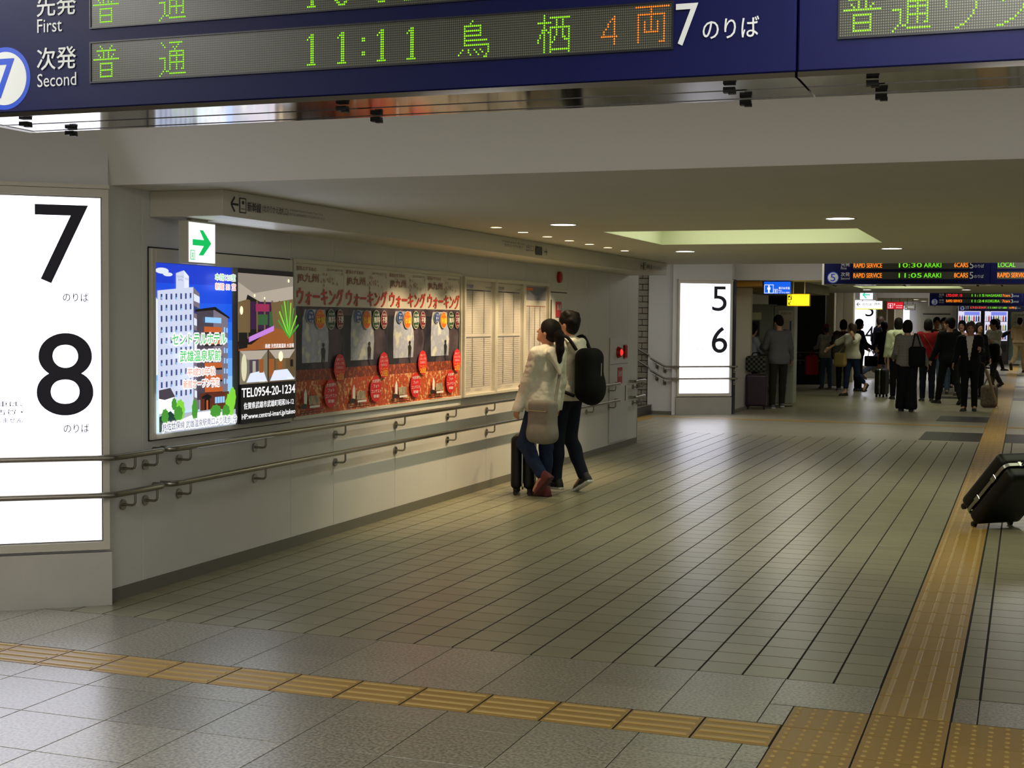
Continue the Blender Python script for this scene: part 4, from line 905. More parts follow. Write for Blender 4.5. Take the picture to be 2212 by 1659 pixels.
b = MB(); b.disc((WX+.001, 14.89, 2.115), (1, 0, 0), .062, .03, 28); b.disc((WX+.03, 14.89, 2.115), (1, 0, 0), .055, .012, 28, r2=.03)
b.single('fire_bell', [M_RED], 'red round fire bell high on the wall above the cabinet door', 'alarm bell')
c2 = thing('hydrant_cabinet', 'white fire hydrant cabinet with a glowing red lamp near the wall end', 'wall cabinet', (WX, 17.37, .08))
MB().box((WX+.001, 16.95, .10), (WX+.014, 17.785, 1.42), bev=.003).build('door', M_WALLW, c2)
MB().box((WX+.001, 16.96, 1.085), (WX+.0155, 17.775, 1.09)).build('door_joint', M_DARK, c2); MB().box((WX+.012, 17.66, .60), (WX+.018, 17.68, .80)).build('handle', M_DARK, c2)
b = MB(); b.disc((WX+.014, 17.30, 1.235), (1, 0, 0), .075, .045, 24, r2=.06).build('alarm_button', M_RED, c2)
b = MB(); b.disc((WX+.059, 17.30, 1.235), (1, 0, 0), .04, .02, 20, r2=.02).build('lamp', M_REDL, c2)
MB().box((WX+.014, 17.55, 1.15), (WX+.04, 17.68, 1.33), bev=.02).build('bell', M_RED, c2)
red_plate(c2, 17.40, .935, .21, '消火栓')
for a in c2.children:
    pass

# ================================================================== handrails
def handrail(name, pts, label, brackets, r=.017, group=None, wallx=None, rot=None):
    P_ = [Vector(q) for q in pts]; t = thing(name, label, 'handrail', tuple(sum(P_, Vector())/len(P_)), group)
    # round the corners
    out = [P_[0]]
    for a, b_, c in zip(P_[:-2], P_[1:-1], P_[2:]):
        d1 = (a-b_).normalized()*min(.045, (a-b_).length*.45); d2 = (c-b_).normalized()*min(.045, (c-b_).length*.45)
        for q in (0, .25, .5, .75, 1): out.append((b_+d1)*(1-q)**2+b_*2*q*(1-q)+(b_+d2)*q*q)
    out.append(P_[-1]); MB().tube(out, r, 12).build('rail', M_RAIL, t)
    for (q, n_) in brackets:
        q = Vector(q); n_ = Vector(n_); f = q-n_*.088+Vector((0, 0, -.083)); mid = q+Vector((0, 0, -.083)); b = MB()
        b.tube([f, mid-n_*.02, mid-n_*.006+Vector((0, 0, .006)), mid+Vector((0, 0, .02)), q+Vector((0, 0, -.01))], .0075, 8); bo = b.build('bracket', M_RAIL, t)
        MB().disc(f, n_, .031, .009, 18).build('flange', M_RAIL, bo)
    return t
n7 = Vector((.627, -.779, 0)); d7 = Vector((-.779, -.627, 0)); XR = WX+.09; a7 = Vector((*A7, 0))
cor = a7+n7*.09; cor = Vector((XR, cor.y-(cor.x-XR)*(d7.y/d7.x)*1.0, 0)); cor.y = (a7+n7*.09).y+((XR-(a7+n7*.09).x)/d7.x)*d7.y
for z, s in ((.845, 'upper'), (.634, 'lower')):
    Z = Vector((0, 0, z))
    handrail('handrail', [cor+d7*1.35+Z, cor+Z, (XR, 7.14, z), (WX+.01, 7.15, z)], '%s short steel handrail bending round the board with 7 and 8' % s,
             [((XR, 6.85, z), (1, 0, 0)), ((XR, 7.07, z), (1, 0, 0))], r=.018)
    ys = (7.425, 8.334, 9.517, 10.598, 11.71, 12.69, 13.8, 14.9, 16.0, 16.95)
    handrail('handrail', [(WX+.01, 7.225, z), (XR, 7.235, z), (XR, 17.17, z), (WX+.01, 17.19, z)], 'long %s steel handrail along the poster wall' % s, [((XR, y, z), (1, 0, 0)) for y in ys], r=.018)
    handrail('handrail', [(WX+.01, 17.9, z), (XR, 17.92, z), (XR, 18.41, z), (-5.9, 18.41, z), (-6.3, 18.41, z+.05), (-8.0, 18.41, z+1.05)], '%s steel handrail turning from the wall end into the stairs' % s, [((XR, 18.1, z), (1, 0, 0)), ((XR, 18.3, z), (1, 0, 0))])
    d5 = (Vector((*B5, 0))-Vector((*A5, 0))).normalized(); n5 = (-d5).cross(Vector((0, 0, 1))); a5 = Vector((*A5, 0))
    e1 = a5+n5*.085+d5*(-.1)+Z; e2 = a5+n5*.085+d5*1.02+Z
    handrail('handrail', [a5+d5*(-.1)-n5*.02+Z, e1, e2, (-5.92, 24.01, z), (-6.18, 24.01, z+.14)], '%s handrail crossing the board with 5 and 6' % s, [((-5.94, 24.01, z), (0, -1, 0)), ((-6.08, 24.01, z+.07), (0, -1, 0)), (a5+n5*.085+d5*(-.06)+Z, n5)])
    handrail('handrail', [(-6.22, 24.06, z+.19), (-6.45, 24.06, z+.32), (-8.2, 24.06, z+1.3)], '%s handrail rising in front of the grey brick wall' % s, [((-6.9, 24.06, z+.57), (0, -1, 0)), ((-7.8, 24.06, z+1.07), (0, -1, 0))])
    handrail('handrail', [(-8.5, 37.5, z), (-4.99, 37.5, z)], '%s handrail in the far dark opening' % s, [((-5.6, 37.5, z), (0, -1, 0)), ((-7.2, 37.5, z), (0, -1, 0))])

# ================================================================== hanging signs in the distance
def hang_sign(x0, x1, z0, z1, Y, body, face, label, draw, e=1.0, name='hanging_sign', top=ZL, d=.12):
    t = thing(name, label, 'sign', ((x0+x1)/2, Y+d/2, z0)); MB().box((x0, Y, z0), (x1, Y+d, z1), bev=.006).build('housing', body, t)
    p = Pic((x0+.012, Y-.0008, z0+.012), (1, 0, 0), (0, 0, 1), lift=.0008); W, H = x1-x0-.024, z1-z0-.024; p.rect(0, 0, W, H, face); draw(p, W, H); p.build('face', t)
    if z1 < top-.01: 
        for x in (x0+(x1-x0)*.25, x0+(x1-x0)*.75): MB().tube([(x, Y+d/2, z1-.01), (x, Y+d/2, top)], .012, 8).build('hanger', M_STEEL, t)
    return t
SB = pic('sign_blue', (14, 96, 232), 1.0); SW_ = pic('sign_white', (250, 252, 255), 1.1); SY = pic('sign_yellow', (255, 232, 20), 1.25); SK = pic('sign_black', (40, 34, 10), .4); SR = pic('sign_red', (214, 26, 44), 1.0); SGY = pic('sign_grey', (150, 146, 130), .55); SGN = pic('sign_green', (40, 214, 170), 1.0)
def man(p, x, y, h, m):
    p.ell(x, y+h*.88, h*.11, h*.11, m, 16); p.poly([(x-h*.2, y+h*.74), (x+h*.2, y+h*.74), (x+h*.22, y+h*.4), (x+h*.11, y+h*.4), (x+h*.11, y), (x-h*.11, y), (x-h*.11, y+h*.4), (x-h*.22, y+h*.4)], m)
def d1(p, W, H):
    p.rect(W*.02, H*.04, W*.36, H*.76, SW_); p.rect(W*.035, H*.08, W*.345, H*.72, SB); man(p, W*.19, H*.1, H*.6, SW_)
    p.rect(W*.38, H*.04, W*.52, H*.38, SW_); p.rect(W*.39, H*.07, W*.51, H*.35, SB); man(p, W*.45, H*.09, H*.25, SW_)
    p.text('男子お手洗', W*.56, H*.36, W*.97, H*.56, SW_, bold=.02); p.text('Men', W*.56, H*.2, W*.68, H*.3, SW_); p.text('남자 화장실 男厕所', W*.56, H*.04, W*.97, H*.15, SW_)
hang_sign(-4.488, -3.985, 2.134, 2.374, 25.5, mat('sign_case_dark', (40, 44, 60), rough=.5), SB, 'lit blue sign with a white man pictogram beside board 5 and 6', d1)
def d2(p, W, H):
    p.rect(W*.02, H*.5, W*.2, H*.9, SK); p.rect(W*.05, H*.56, W*.14, H*.72, SY); p.rect(W*.12, H*.76, W*.17, H*.84, SY); p.line([(W*.16, H*.38), (W*.05, H*.1)], .012, SK); p.line([(W*.05, H*.3), (W*.05, H*.1), (W*.15, H*.1)], .012, SK)
hang_sign(-4.085, -3.675, 1.925, 2.150, 25.66, mat('sign_case_amber', (196, 150, 30), rough=.5), SY, 'lit yellow locker sign hanging below the blue sign', d2)
area('yellow_glow', (-3.87, 25.45, 2.04), .38, 1.2, (1, .75, .1), (R(90), 0, 0), sy=.2)
def d3(p, W, H): arrow(p, W*.5, H*.5, W*.55, SGN, -1)
hang_sign(-4.60, -4.21, 2.30, 2.60, 43.0-.9, mat('sign_case_white'), SW_, 'far small white exit sign with a green arrow', d3, top=ZH)
def d4(p, W, H):
    arrow(p, W*.1, H*.6, W*.14, SK, -1); p.text('のりば', W*.25, H*.45, W*.6, H*.75, SK); p.rect(0, 0, W, H*.08, SY); p.text('改札', W*.7, H*.5, W*.95, H*.8, SK)
hang_sign(-4.72, -3.95, 2.02, 2.28, 42.2, mat('sign_case_white'), SW_, 'far wide white direction sign under the green arrow sign', d4, top=ZH)
def d5(p, W, H):
    p.rect(W*.05, H*.12, W*.36, H*.8, SW_); p.rect(W*.07, H*.16, W*.34, H*.76, SR); man(p, W*.2, H*.2, H*.5, SW_); man(p, W*.46, H*.5, H*.32, SW_); p.text('女子お手洗', W*.56, H*.4, W*.95, H*.58, SW_); p.text('Women', W*.56, H*.14, W*.95, H*.28, SW_)
hang_sign(-3.98, -3.49, 2.045, 2.275, 43.8, mat('sign_case_red', (120, 20, 30), rough=.5), SR, 'far lit red sign with white lavatory pictograms', d5, top=2.381)
def d6(p, W, H): p.text('案内所', W*.3, H*.4, W*.9, H*.6, SW_); p.rect(W*.08, H*.1, W*.16, H*.3, SW_)
hang_sign(-3.47, -3.16, 2.03, 2.21, 43.9, mat('sign_case_grey', (110, 106, 96), rough=.5), SGY, 'far dull grey sign right of the red sign', d6, top=2.381)
# strip of light beside the far door, upright
MB().box((-4.95, 61.0, 0), (-4.62, 61.1, 2.35)).single('lit_panel', [mat('lit_strip', (245, 246, 255), emit=1.5)], 'narrow upright lit white panel left of the far white door', 'light panel')

# ================================================================== photo booth / ticket machine with notices
pb = thing('photo_booth', 'grey green photo booth wall with notices behind the man in the grey jacket', 'booth', (-4.9, 29.5, 0))
M_BOOTH = mat('booth_grey_green', (132, 136, 118), rough=.5); 
bb = MB(); A_ = Vector((-5.22, 27.6, 0)); B_ = Vector((-4.80, 30.9, 0)); dv_ = (B_-A_).normalized(); nv_ = Vector((dv_.y, -dv_.x, 0))
bb.box((-5.24, 27.4, 0), (-4.62, 27.9, 1.98), bev=.01).build('cabinet', M_BOOTH, pb)
MB().box((-4.62, 27.42, .05), (-4.22, 27.86, 1.96), bev=.02).build('side_panel', mat('booth_side', (146, 150, 132), rough=.45), pb)
MB().box((-5.15, 27.38, 1.68), (-4.85, 27.40, 1.82)).build('notice', K('notice_cream', (206, 204, 160)), pb); MB().box((-5.12, 27.37, 1.36), (-4.88, 27.40, 1.66)).build('screen', K('booth_screen', (46, 42, 38)), pb)
po = thing('notice_poster', 'tall narrow paper notice on the booth side, right of the man in grey', 'poster', (-4.36, 27.40, 1.05)); MB().box((-4.52, 27.405, 1.04), (-4.235, 27.415, 1.86)).build('sheet', K('notice_paper', (190, 182, 158)), po)
p = Pic((-4.52, 27.404, 1.04), (1, 0, 0), (0, 0, 1)); p.text('お知らせ', .05, .74, .24, .79, PG); p.rect(.02, .28, .05, .62, PO); p.rect(.22, .28, .25, .62, PB); p.rects([(.07, .1+.035*k, .2, .105+.035*k) for k in range(16)], PTG); p.rect(.10, .32, .15, .38, PR); p.build('notice_print', po)
MB().tube([(-4.88, 26.42, .84), (-4.74, 26.40, .84), (-4.74, 26.40, .78)], .02).tube([(-4.88, 26.42, .60), (-4.74, 26.40, .60), (-4.74, 26.40, .54)], .02).single('rail_stub', [M_RAIL], 'short steel rail ends on the cream wall edge beside the booth', 'rail')

# ================================================================== vending machines far behind
def vending(x0, label, tint):
    t = thing('vending_machine', label, 'vending machine', (x0+.5, 60.9, 0)); MB().box((x0, 60.7, 0), (x0+1.0, 61.4, 2.28), bev=.02).build('cabinet', mat('vending_dark', (44, 34, 30), rough=.4), t)
    MB().box((x0+.06, 60.68, .95), (x0+.94, 60.70, 2.18)).build('lit_window', mat('vend_light'+tint, (226, 224, 250), emit=.95), t)
    for r in range(3):
        z = 1.74-.36*r
        sh = MB().box((x0+.08, 60.64, z-.02), (x0+.92, 60.68, z)).build('shelf', M_STEEL, t)
        for k in range(9):
            c = ((60, 90, 180), (210, 60, 50), (240, 240, 240), (60, 160, 90), (240, 190, 60), (40, 40, 50))[(k*5+r*3+len(tint)) % 6]
            o = MB().tube([(x0+.13+.092*k, 60.655, z), (x0+.13+.092*k, 60.655, z+.17), (x0+.13+.092*k, 60.655, z+.2), (x0+.13+.092*k, 60.655, z+.235)], [.03, .03, .014, .014], 8); o.build('drink_bottle', mat('drink_%d_%d_%d' % c, c, rough=.4, emit=.5), sh)
    MB().box((x0+.1, 60.67, .5), (x0+.9, 60.70, .8)).build('pickup_door', M_DARK, t)
    MB().box((x0+.3, 60.66, 1.98), (x0+.9, 60.69, 2.12)).build('header_panel', pic('vend_head', (130, 140, 240), .9), t)
vending(-2.72, 'left of the two lit vending machines at the far wall', 'a'); vending(-1.68, 'right of the two lit vending machines at the far wall', 'bb')
nb = thing('notice_board', 'pale notice sheet with writing on the far glass front', 'notice', (.0, 60.9, 1.4)); MB().box((-.62, 60.9, 1.35), (.75, 60.93, 2.12)).build('sheet', K('notice_grey', (176, 180, 160)), nb)
p = Pic((-.62, 60.899, 1.35), (1, 0, 0), (0, 0, 1), lift=.001)
for k, s_ in enumerate(('定期券うりば', 'のりばのご案内', '改札口はこちら', 'きっぷうりば')): p.text(s_, .12, .60-.15*k, .95, .70-.15*k, PK)
arrow(p, 1.22, .5, .16, PK, 1); p.build('notice_print', nb)
# ================================================================== people
SKIN = mat('skin', (196, 150, 122), rough=.55); SKIN2 = mat('skin_warm', (186, 134, 106), rough=.55); HAIRM = mat('black_hair', (20, 16, 15), rough=.65, spec=.15); HAIRB = mat('brown_hair', (62, 40, 30), rough=.5)
EYE = mat('eye', (20, 16, 16), rough=.3); LIP = mat('lip', (150, 84, 76), rough=.5)
def cloth(name, c, **kw): return mat('cloth_'+name, c, rough=.85, noise=.06, nscale=18, spec=.2, **kw)
v3 = lambda *a: np.array(a, float)
def rotx(p, a): c, s = math.cos(a), math.sin(a); return v3(p[0], p[1]*c-p[2]*s, p[1]*s+p[2]*c)
def rotz(p, a): c, s = math.cos(a), math.sin(a); return v3(p[0]*c-p[1]*s, p[0]*s+p[1]*c, p[2])
def unit(v): return v/np.linalg.norm(v)

def fk(H=1.70, fem=False, legs=((0, 0), (0, 0)), arms=((5, 8, 15), (5, 8, 15)), lean=0, head=(0, 0), foot=(0, 0), spread=.0, twist=0, inward=(0, 0)):
    """legs: (hip forward, knee bend) left, right; arms: (forward, outward, elbow) left, right; degrees. +x right, +y forward"""
    s = H/1.70; J = {}
    hw, sw = (.085, .155) if fem else (.09, .178)
    J['pel'] = v3(0, 0, .90)
    ln = R(lean); top = lambda z, y=0: v3(0, 0, .95)+rotx(v3(0, y, z-.95), -ln)
    J['waist'] = top(1.08); J['chest'] = top(1.28); J['neck0'] = top(1.40, -.01); J['neck1'] = top(1.49, .005)
    for i, sd in ((0, -1), (1, 1)):
        n = 'LR'[i]; a, k = R(legs[i][0]), R(legs[i][1]); hp = v3(sd*hw, 0, .88)
        d = v3(sd*spread, math.sin(a), -math.cos(a)); kn = hp+unit(d)*.41; b = a-k; d2 = v3(sd*spread*.4, math.sin(b), -math.cos(b)); an = kn+unit(d2)*.40
        f = R(foot[i]); fd = v3(sd*.12, math.cos(f), -math.sin(f)); J['hip'+n], J['knee'+n], J['ank'+n], J['foot'+n] = hp, kn, an, unit(fd)
        tw = R(twist)*sd; sh = top(1.385, 0)+v3(sd*sw, 0, 0)-v3(0, math.sin(R(twist))*sd*.1, 0)
        fa, oa, eb = [R(q) for q in arms[i]]; du = unit(v3(sd*math.sin(oa), math.sin(fa)*math.cos(oa), -math.cos(fa)*math.cos(oa)))
        el = sh+du*.275; dl = unit(v3(sd*math.sin(oa)-sd*math.sin(R(inward[i])), math.sin(fa+eb), -math.cos(fa+eb))); wr = el+dl*.235
        J['sh'+n], J['el'+n], J['wr'+n], J['hd'+n] = sh, el, wr, dl
    lo = min(min((J['ank'+n]+J['foot'+n]*.17-v3(0, 0, .075))[2], J['ank'+n][2]-.085) if abs(foot[i]) > 1 else J['ank'+n][2]-.085 for i, n in enumerate('LR'))
    lo = min([J['ank'+n][2]-.085+min(0, J['foot'+n][2]*.15) for n in 'LR'])
    for k in J:
        if not k.startswith(('foot', 'hd')): J[k] = (J[k]-v3(0, 0, lo))*s
    hc = J['neck1']+rotx(v3(0, .02, .115), -ln*.5)*s; J['head'] = hc
    pit, yw = R(head[0]), R(head[1]); J['hB'] = [rotz(rotx(v3(*e), pit), yw) for e in ((1, 0, 0), (0, 1, 0), (0, 0, 1))]
    J['s'] = s; J['fem'] = fem; return J

def add_head(F, J):
    s, c, (bx, by, bz) = J['s'], J['head'], J['hB']; B = np.array([bx, by, bz]); W = lambda x, y, z: c+(bx*x+by*y+bz*z)*s
    F.cap(J['neck0'], c-bz*.05*s-by*.015*s, .058*s, .052*s, k=.03)
    F.ell(W(0, -.012, .028), v3(.074, .094, .09)*s, .01, B); F.ell(W(0, .018, -.035), v3(.060, .070, .078)*s, .03, B)
    F.cap(W(-.012, .062, -.09), W(.012, .062, -.09), .022*s, k=.025)
    F.cap(W(0, .083, .012), W(0, .103, -.028), .008*s, .013*s, k=.012); F.ell(W(0, .084, -.058), v3(.024, .011, .010)*s, .006, B)
    for sd in (-1, 1):
        F.ell(W(sd*.076, -.008, -.012), v3(.010, .022, .032)*s, .006, B); F.ell(W(sd*.031, .079, .006), v3(.014, .009, .008)*s, .004, B)
    return W
def head_slot(J, c0, n=3):
    s, c, (bx, by, bz) = J['s'], J['head'], J['hB']
    def f(C):
        D = (C-c)/s; x, y, z = D @ bx, D @ by, D @ bz; m = np.zeros(len(C), int)
        m[(np.abs(np.abs(x)-.031) < .014) & (y > .07) & (np.abs(z-.005) < .0075)] = 1
        m[(np.abs(x) < .026) & (y > .075) & (np.abs(z+.058) < .009)] = 2
        m[(np.abs(np.abs(x)-.031) < .018) & (y > .07) & (np.abs(z-.026) < .0045)] = 1
        return m
    return f
def add_hand(F, wr, d, side, s=1, curl=35, palm=None):
    """palm, four unequal bent fingers and a thumb leaving the palm's side"""
    d = unit(d); pn = palm if palm is not None else v3(-side, 0, 0); pn = unit(pn-d*(pn @ d)); ac = np.cross(d, pn)*1.0   # ac: across the palm
    if ac[1] < 0: ac = -ac      # towards the thumb side (forward)
    Bm = np.array([ac, d, pn]); F.ell(wr+d*.045*s, v3(.041, .054, .017)*s, .012, Bm); F.cap(wr-d*.05*s, wr+d*.01*s, .026*s, .022*s, k=.015)
    for i, (off, L) in enumerate(((.029, .072), (.010, .080), (-.010, .075), (-.028, .060))):
        p = wr+d*.083*s+ac*off*s; dd = unit(d+pn*math.tan(R(min(curl*.5, 80)))*1)
        q = p+dd*L*.42*s; d3 = unit(dd+pn*math.tan(R(min(curl, 75)))); r = q+d3*L*.34*s; d4 = unit(d3+pn*math.tan(R(min(curl*.8, 75)))); t = r+d4*L*.24*s
        F.cap(p-d*.03*s, q, .0098*s, .0088*s, k=.004); F.cap(q, r, .0088*s, .008*s, k=.002); F.cap(r, t, .008*s, .007*s, k=.002)
    p = wr+d*.022*s+ac*.028*s; q = p+(d*.55+ac*.72+pn*.25)*.038*s; r = q+(d*.85+ac*.15+pn*.45)*.032*s
    F.cap(p, q, .0125*s, .011*s, k=.01); F.cap(q, r, .011*s, .0085*s, k=.003)
def torso(F, J, t=0, z0=None, hood=False, wide=1.0, hip=True):
    s = J['s']; f = J['fem']; yv = v3(0, 1, 0); w = J['waist']; c = J['chest']
    if hip: F.cap(J['hipL']+v3(.03, -.005, .05)*s, J['hipR']+v3(-.03, -.005, .05)*s, (.112+t)*s*wide, k=.05, flat=(yv, .92))
    F.cap(J['pel']+v3(0, 0, .06)*s, w, (.128+t)*s*wide, ((.112 if f else .125)+t)*s*wide, k=.05, flat=(yv, .74))
    F.cap(w, c, ((.112 if f else .125)+t)*s*wide, ((.135 if f else .152)+t)*s*wide, k=.05, flat=(yv, .70))
    F.cap(J['shL']+v3(.035, 0, 0)*s, J['shR']+v3(-.035, 0, 0)*s, (.055+t)*s, k=.05)
    F.cap(c, J['neck0'], (.12+t)*s, (.06+t)*s, k=.05, flat=(yv, .72))
    if f: 
        for sd in (-1, 1): F.ell(c+v3(sd*.06, .075, -.03)*s, v3(.055, .045, .055)*s+t, .03)
def arm(F, J, n, t=0, upto=1.0, loose=0):
    s = J['s']; F.cap(J['sh'+n], J['el'+n], (.047+t+loose)*s, (.038+t+loose)*s, k=.03)
    if upto > .5: F.cap(J['el'+n], J['el'+n]+(J['wr'+n]-J['el'+n])*min(1.4, (upto-.5)*2), (.037+t+loose)*s, (.027+t+loose)*s, k=.02)
def leg(F, J, n, t=0, upto=1.0, flare=0):
    s = J['s']; F.cap(J['hip'+n], J['knee'+n], (.082+t)*s, (.056+t)*s, k=.04 if t < .004 else .05)
    if upto > .5:
        e = J['knee'+n]+(J['ank'+n]-J['knee'+n])*(upto-.5)*2; F.cap(J['knee'+n], e, (.054+t)*s, (.036+t+flare)*s, k=.03); 
        F.ell((J['knee'+n]*.65+J['ank'+n]*.35)-v3(0, .014, 0)*s, (v3(.046, .05, .10)+t)*s, .03)
def shoe(name, J, n, m, sole, root, h=.009, style='shoe'):
    s = J['s']; a = J['ank'+n]; f = J['foot'+n]; x = unit(np.cross(f, v3(0, 0, 1))); u = np.cross(x, f); W = lambda y, z, q=0: a+(f*y+u*z+x*q)*s
    F = Field(); F.cap(W(-.035, -.045), W(.06, -.05), .042*s, .040*s, k=.02); F.cap(W(.05, -.052), W(.150, -.062), .042*s, .036*s, k=.02)
    if style == 'sneaker': F.cap(W(-.03, -.05), W(-.02, .0), .042*s, .046*s, k=.02)
    F.box(W(.06, -.074), v3(.045, .135, .014)*s, .012*s, .01, np.array([x, f, u])); F.cut(lambda P: -((P-a) @ u)-.088*s)
    return fmesh(name, F, h, [m, sole], root, slot=lambda C: ((((C-a) @ u)/s) < -.066).astype(int))

def hair(root, J, style, m, h):
    s, c, (bx, by, bz) = J['s'], J['head'], J['hB']; B = np.array([bx, by, bz]); W = lambda x, y, z: c+(bx*x+by*y+bz*z)*s; F = Field()
    F.ell(W(0, -.018, .036), v3(.090, .108, .102)*s, .01, B)
    if style in ('short', 'fluffy', 'cap'): F.ell(W(0, -.055, -.03), v3(.074, .062, .075)*s, .03, B)
    if style == 'fluffy': 
        for k in range(16): a = k*2.4; z = .02+.09*((k*7) % 16)/16; r = .085-.03*(z/.11); F.ell(W(r*math.cos(a), -.018+r*math.sin(a), z), v3(.034, .034, .034)*s, .012)
    if style == 'bob': F.ell(W(0, -.035, -.04), v3(.094, .085, .10)*s, .03, B); F.cut(lambda P: -((P-c) @ bz)-.12*s)
    if style == 'long': F.ell(W(0, -.04, -.03), v3(.092, .08, .10)*s, .03, B); F.cap(W(0, -.065, -.06), c+v3(0, -.085, -.34)*s, .075*s, .035*s, k=.03, flat=(by, .55))
    if style == 'tail':
        F.ell(W(0, -.05, -.01), v3(.078, .07, .078)*s, .03, B)
        p0 = W(0, -.10, .035); F.cap(p0, W(0, -.135, .02), .028*s, k=.02); pts = [W(0, -.135, .02), c+v3(0, -.155, -.05)*s, c+v3(.0, -.165, -.17)*s, c+v3(0, -.150, -.27)*s, c+v3(0, -.135, -.33)*s]; rr = (.034, .046, .040, .026, .008)
        for i in range(4): F.cap(pts[i], pts[i+1], rr[i]*s, rr[i+1]*s, k=.02)
    if style == 'bun': F.ell(W(0, -.05, -.02), v3(.076, .066, .075)*s, .03, B); F.ell(W(0, -.12, .03), v3(.04, .04, .04)*s, .01, B)
    F.ell(W(0, .118, -.055), v3(.082, .105, .115)*s, .012, B, sub=True)
    if style in ('short', 'fluffy', 'tail', 'bun'): 
        for sd in (-1, 1): F.ell(W(sd*.09, .0, -.045), v3(.035, .035, .04)*s, .01, B, sub=True)
    o = fmesh('hair', F, h, m, root)
    return o

def person(label, pos, yaw, pose, top, bottom, hairst, shoes=((22, 20, 20), (60, 58, 56)), skin=None, h=.014, group=None, name='person', near=False, legskin=False, headon=True):
    """top: (kind, material, sleeve 0..1, hem z, looseness); bottom: (kind, material, hem)"""
    J = fk(**pose); s = J['s']; root = thing(name, label, 'person', (pos[0], pos[1], 0), group); root.rotation_euler.z = R(yaw); sk = skin or SKIN
    hh = .0085 if near else h
    F = Field(); torso(F, J, -.012)
    for n in 'LR': arm(F, J, n, -.004); leg(F, J, n, -.006)
    extra = []
    for i, n in enumerate('LR'):
        f = J['foot'+n]; F.cap(J['ank'+n], J['ank'+n]+f*.13*s-v3(0, 0, .05)*s, .036*s, .026*s, k=.02)
    add_head(F, J); tg = F
    for i, n in enumerate('LR'):
        G = Field(); cf = pose.get('curl', (28, 28))[i] if 'curl' in pose else 28; add_hand(G, J['wr'+n], J['hd'+n], (-1, 1)[i], s, cf); extra.append(G.mesh(.0050 if near else .0062))
    body = fmesh('body', F, hh, [sk, EYE, LIP], root, slot=head_slot(J, None), extra=extra)
    # trousers or skirt
    kind, mm, hem = bottom; G = Field()
    if kind in ('trousers', 'wide'):
        wd_ = .03 if kind == 'wide' else 0
        for n in 'LR': leg(G, J, n, .012+wd_, hem, .010+wd_)
        G.cap(J['hipL']+v3(.03, 0, .05)*s, J['hipR']+v3(-.03, 0, .05)*s, .118*s, k=.05, flat=((0, 1, 0), .93)); G.cap(J['pel']+v3(0, 0, .02)*s, J['pel']+v3(0, 0, .10)*s, .130*s, .122*s, k=.04, flat=((0, 1, 0), .80))
        lowk = min(J['kneeL'][2], J['kneeR'][2])
        if hem > .97: G.cut(lambda P: np.where(P[..., 2] < .5*s, -(P[..., 2]-.045*s), -1))
        fmesh('trousers', G, hh, mm, root)
    else:
        z = hem*s; mid = (J['hipL']+J['hipR'])/2; lowp = (J['kneeL']+J['kneeR'])/2; lowp = v3(0, lowp[1]*.6, z)
        G.cap(mid+v3(0, 0, .10)*s, lowp, .125*s, (.15 if kind == 'skirt' else .22)*s, k=.03, flat=((0, 1, 0), .86)); G.cut(lambda P: -(P[..., 2]-z)); fmesh('skirt', G, hh, mm, root)
    # top
    H_ = pose.get('H', 1.7); kind, mm, slv, hem, lo = top; z = hem*s; G = Field(); torso(G, J, .014+lo, wide=1.0+lo)
    for n in 'LR': arm(G, J, n, .010, slv, lo*.8)
    z = hem*s
    if kind in ('hoodie', 'jacket', 'coat'):
        G.cap(J['pel']+v3(0, 0, hem-.86)*s, J['waist'], (.142+lo)*s, (.135+lo)*s, k=.05, flat=((0, 1, 0), .80))
    if kind == 'hoodie':     # hood lying on the back, its rim round the neck, rib at the hem
        c = J['neck0']; rim = [v3(.088*math.cos(a), .03-.10*math.sin(a) if a < math.pi else .03, .045-.02*math.sin(a))*s for a in [math.pi*q/6 for q in range(7)]]
        for a, b in zip(rim[:-1], rim[1:]): G.cap(c+a, c+b, .030*s, k=.014)
        G.cap(c+v3(-.06, -.10, .01)*s, c+v3(0, -.155, -.19)*s, .062*s, .014*s, k=.012, flat=((0, 1, 0), .62)); G.cap(c+v3(.06, -.10, .01)*s, c+v3(0, -.155, -.19)*s, .062*s, .014*s, k=.012, flat=((0, 1, 0), .62))
        G.cap(v3(-.03, 0, z+.03*s), v3(.03, 0, z+.03*s), (.128+lo)*s, k=.02, flat=((0, 1, 0), .86))
        for k_ in range(9):    # folds of the loose cloth
            rr = random.Random(k_*7+int(H_*100)); sx = rr.uniform(-.13, .13); zz = rr.uniform(.95, 1.28)*s; sy = -1 if k_ % 3 else 1
            G.cap(v3(sx, sy*.10, zz)*1.0, v3(sx+rr.uniform(-.08, .08), sy*.115, zz-rr.uniform(.08, .16)), .020*s, .008*s, k=.03)
    if kind in ('shirt', 'jacket', 'coat'): c = J['neck0']; G.cap(c+v3(-.03, -.01, .02)*s, c+v3(.03, -.01, .02)*s, .062*s, k=.015)
    nk = J['neck0']; 
    G.cut(lambda P: -(P[..., 2]-z)); 
    if kind != 'hoodie': G.cut(lambda P: np.where(np.linalg.norm(P-nk-v3(0, .02, 0)*s, axis=-1) < .13*s, P[..., 2]-(nk[2]+.045*s), -1))
    sl = None; mats = mm if isinstance(mm, list) else [mm]
    if len(mats) > 1:     # open jacket over a shirt: the shirt shows in a V at the front
        ck = J['neck0']
        def sl(C): d = ck[2]-C[:, 2]; return ((C[:, 1] > .02) & (d > -.08) & (d < .42*s) & (np.abs(C[:, 0]) < .062*s*(1-d/(.45*s))+.004)).astype(int)
    fmesh({'hoodie': 'hoodie', 'jacket': 'jacket', 'coat': 'coat', 'shirt': 'shirt', 'tshirt': 't_shirt', 'dress': 'dress'}[kind], G, hh, mats, root, slot=sl)
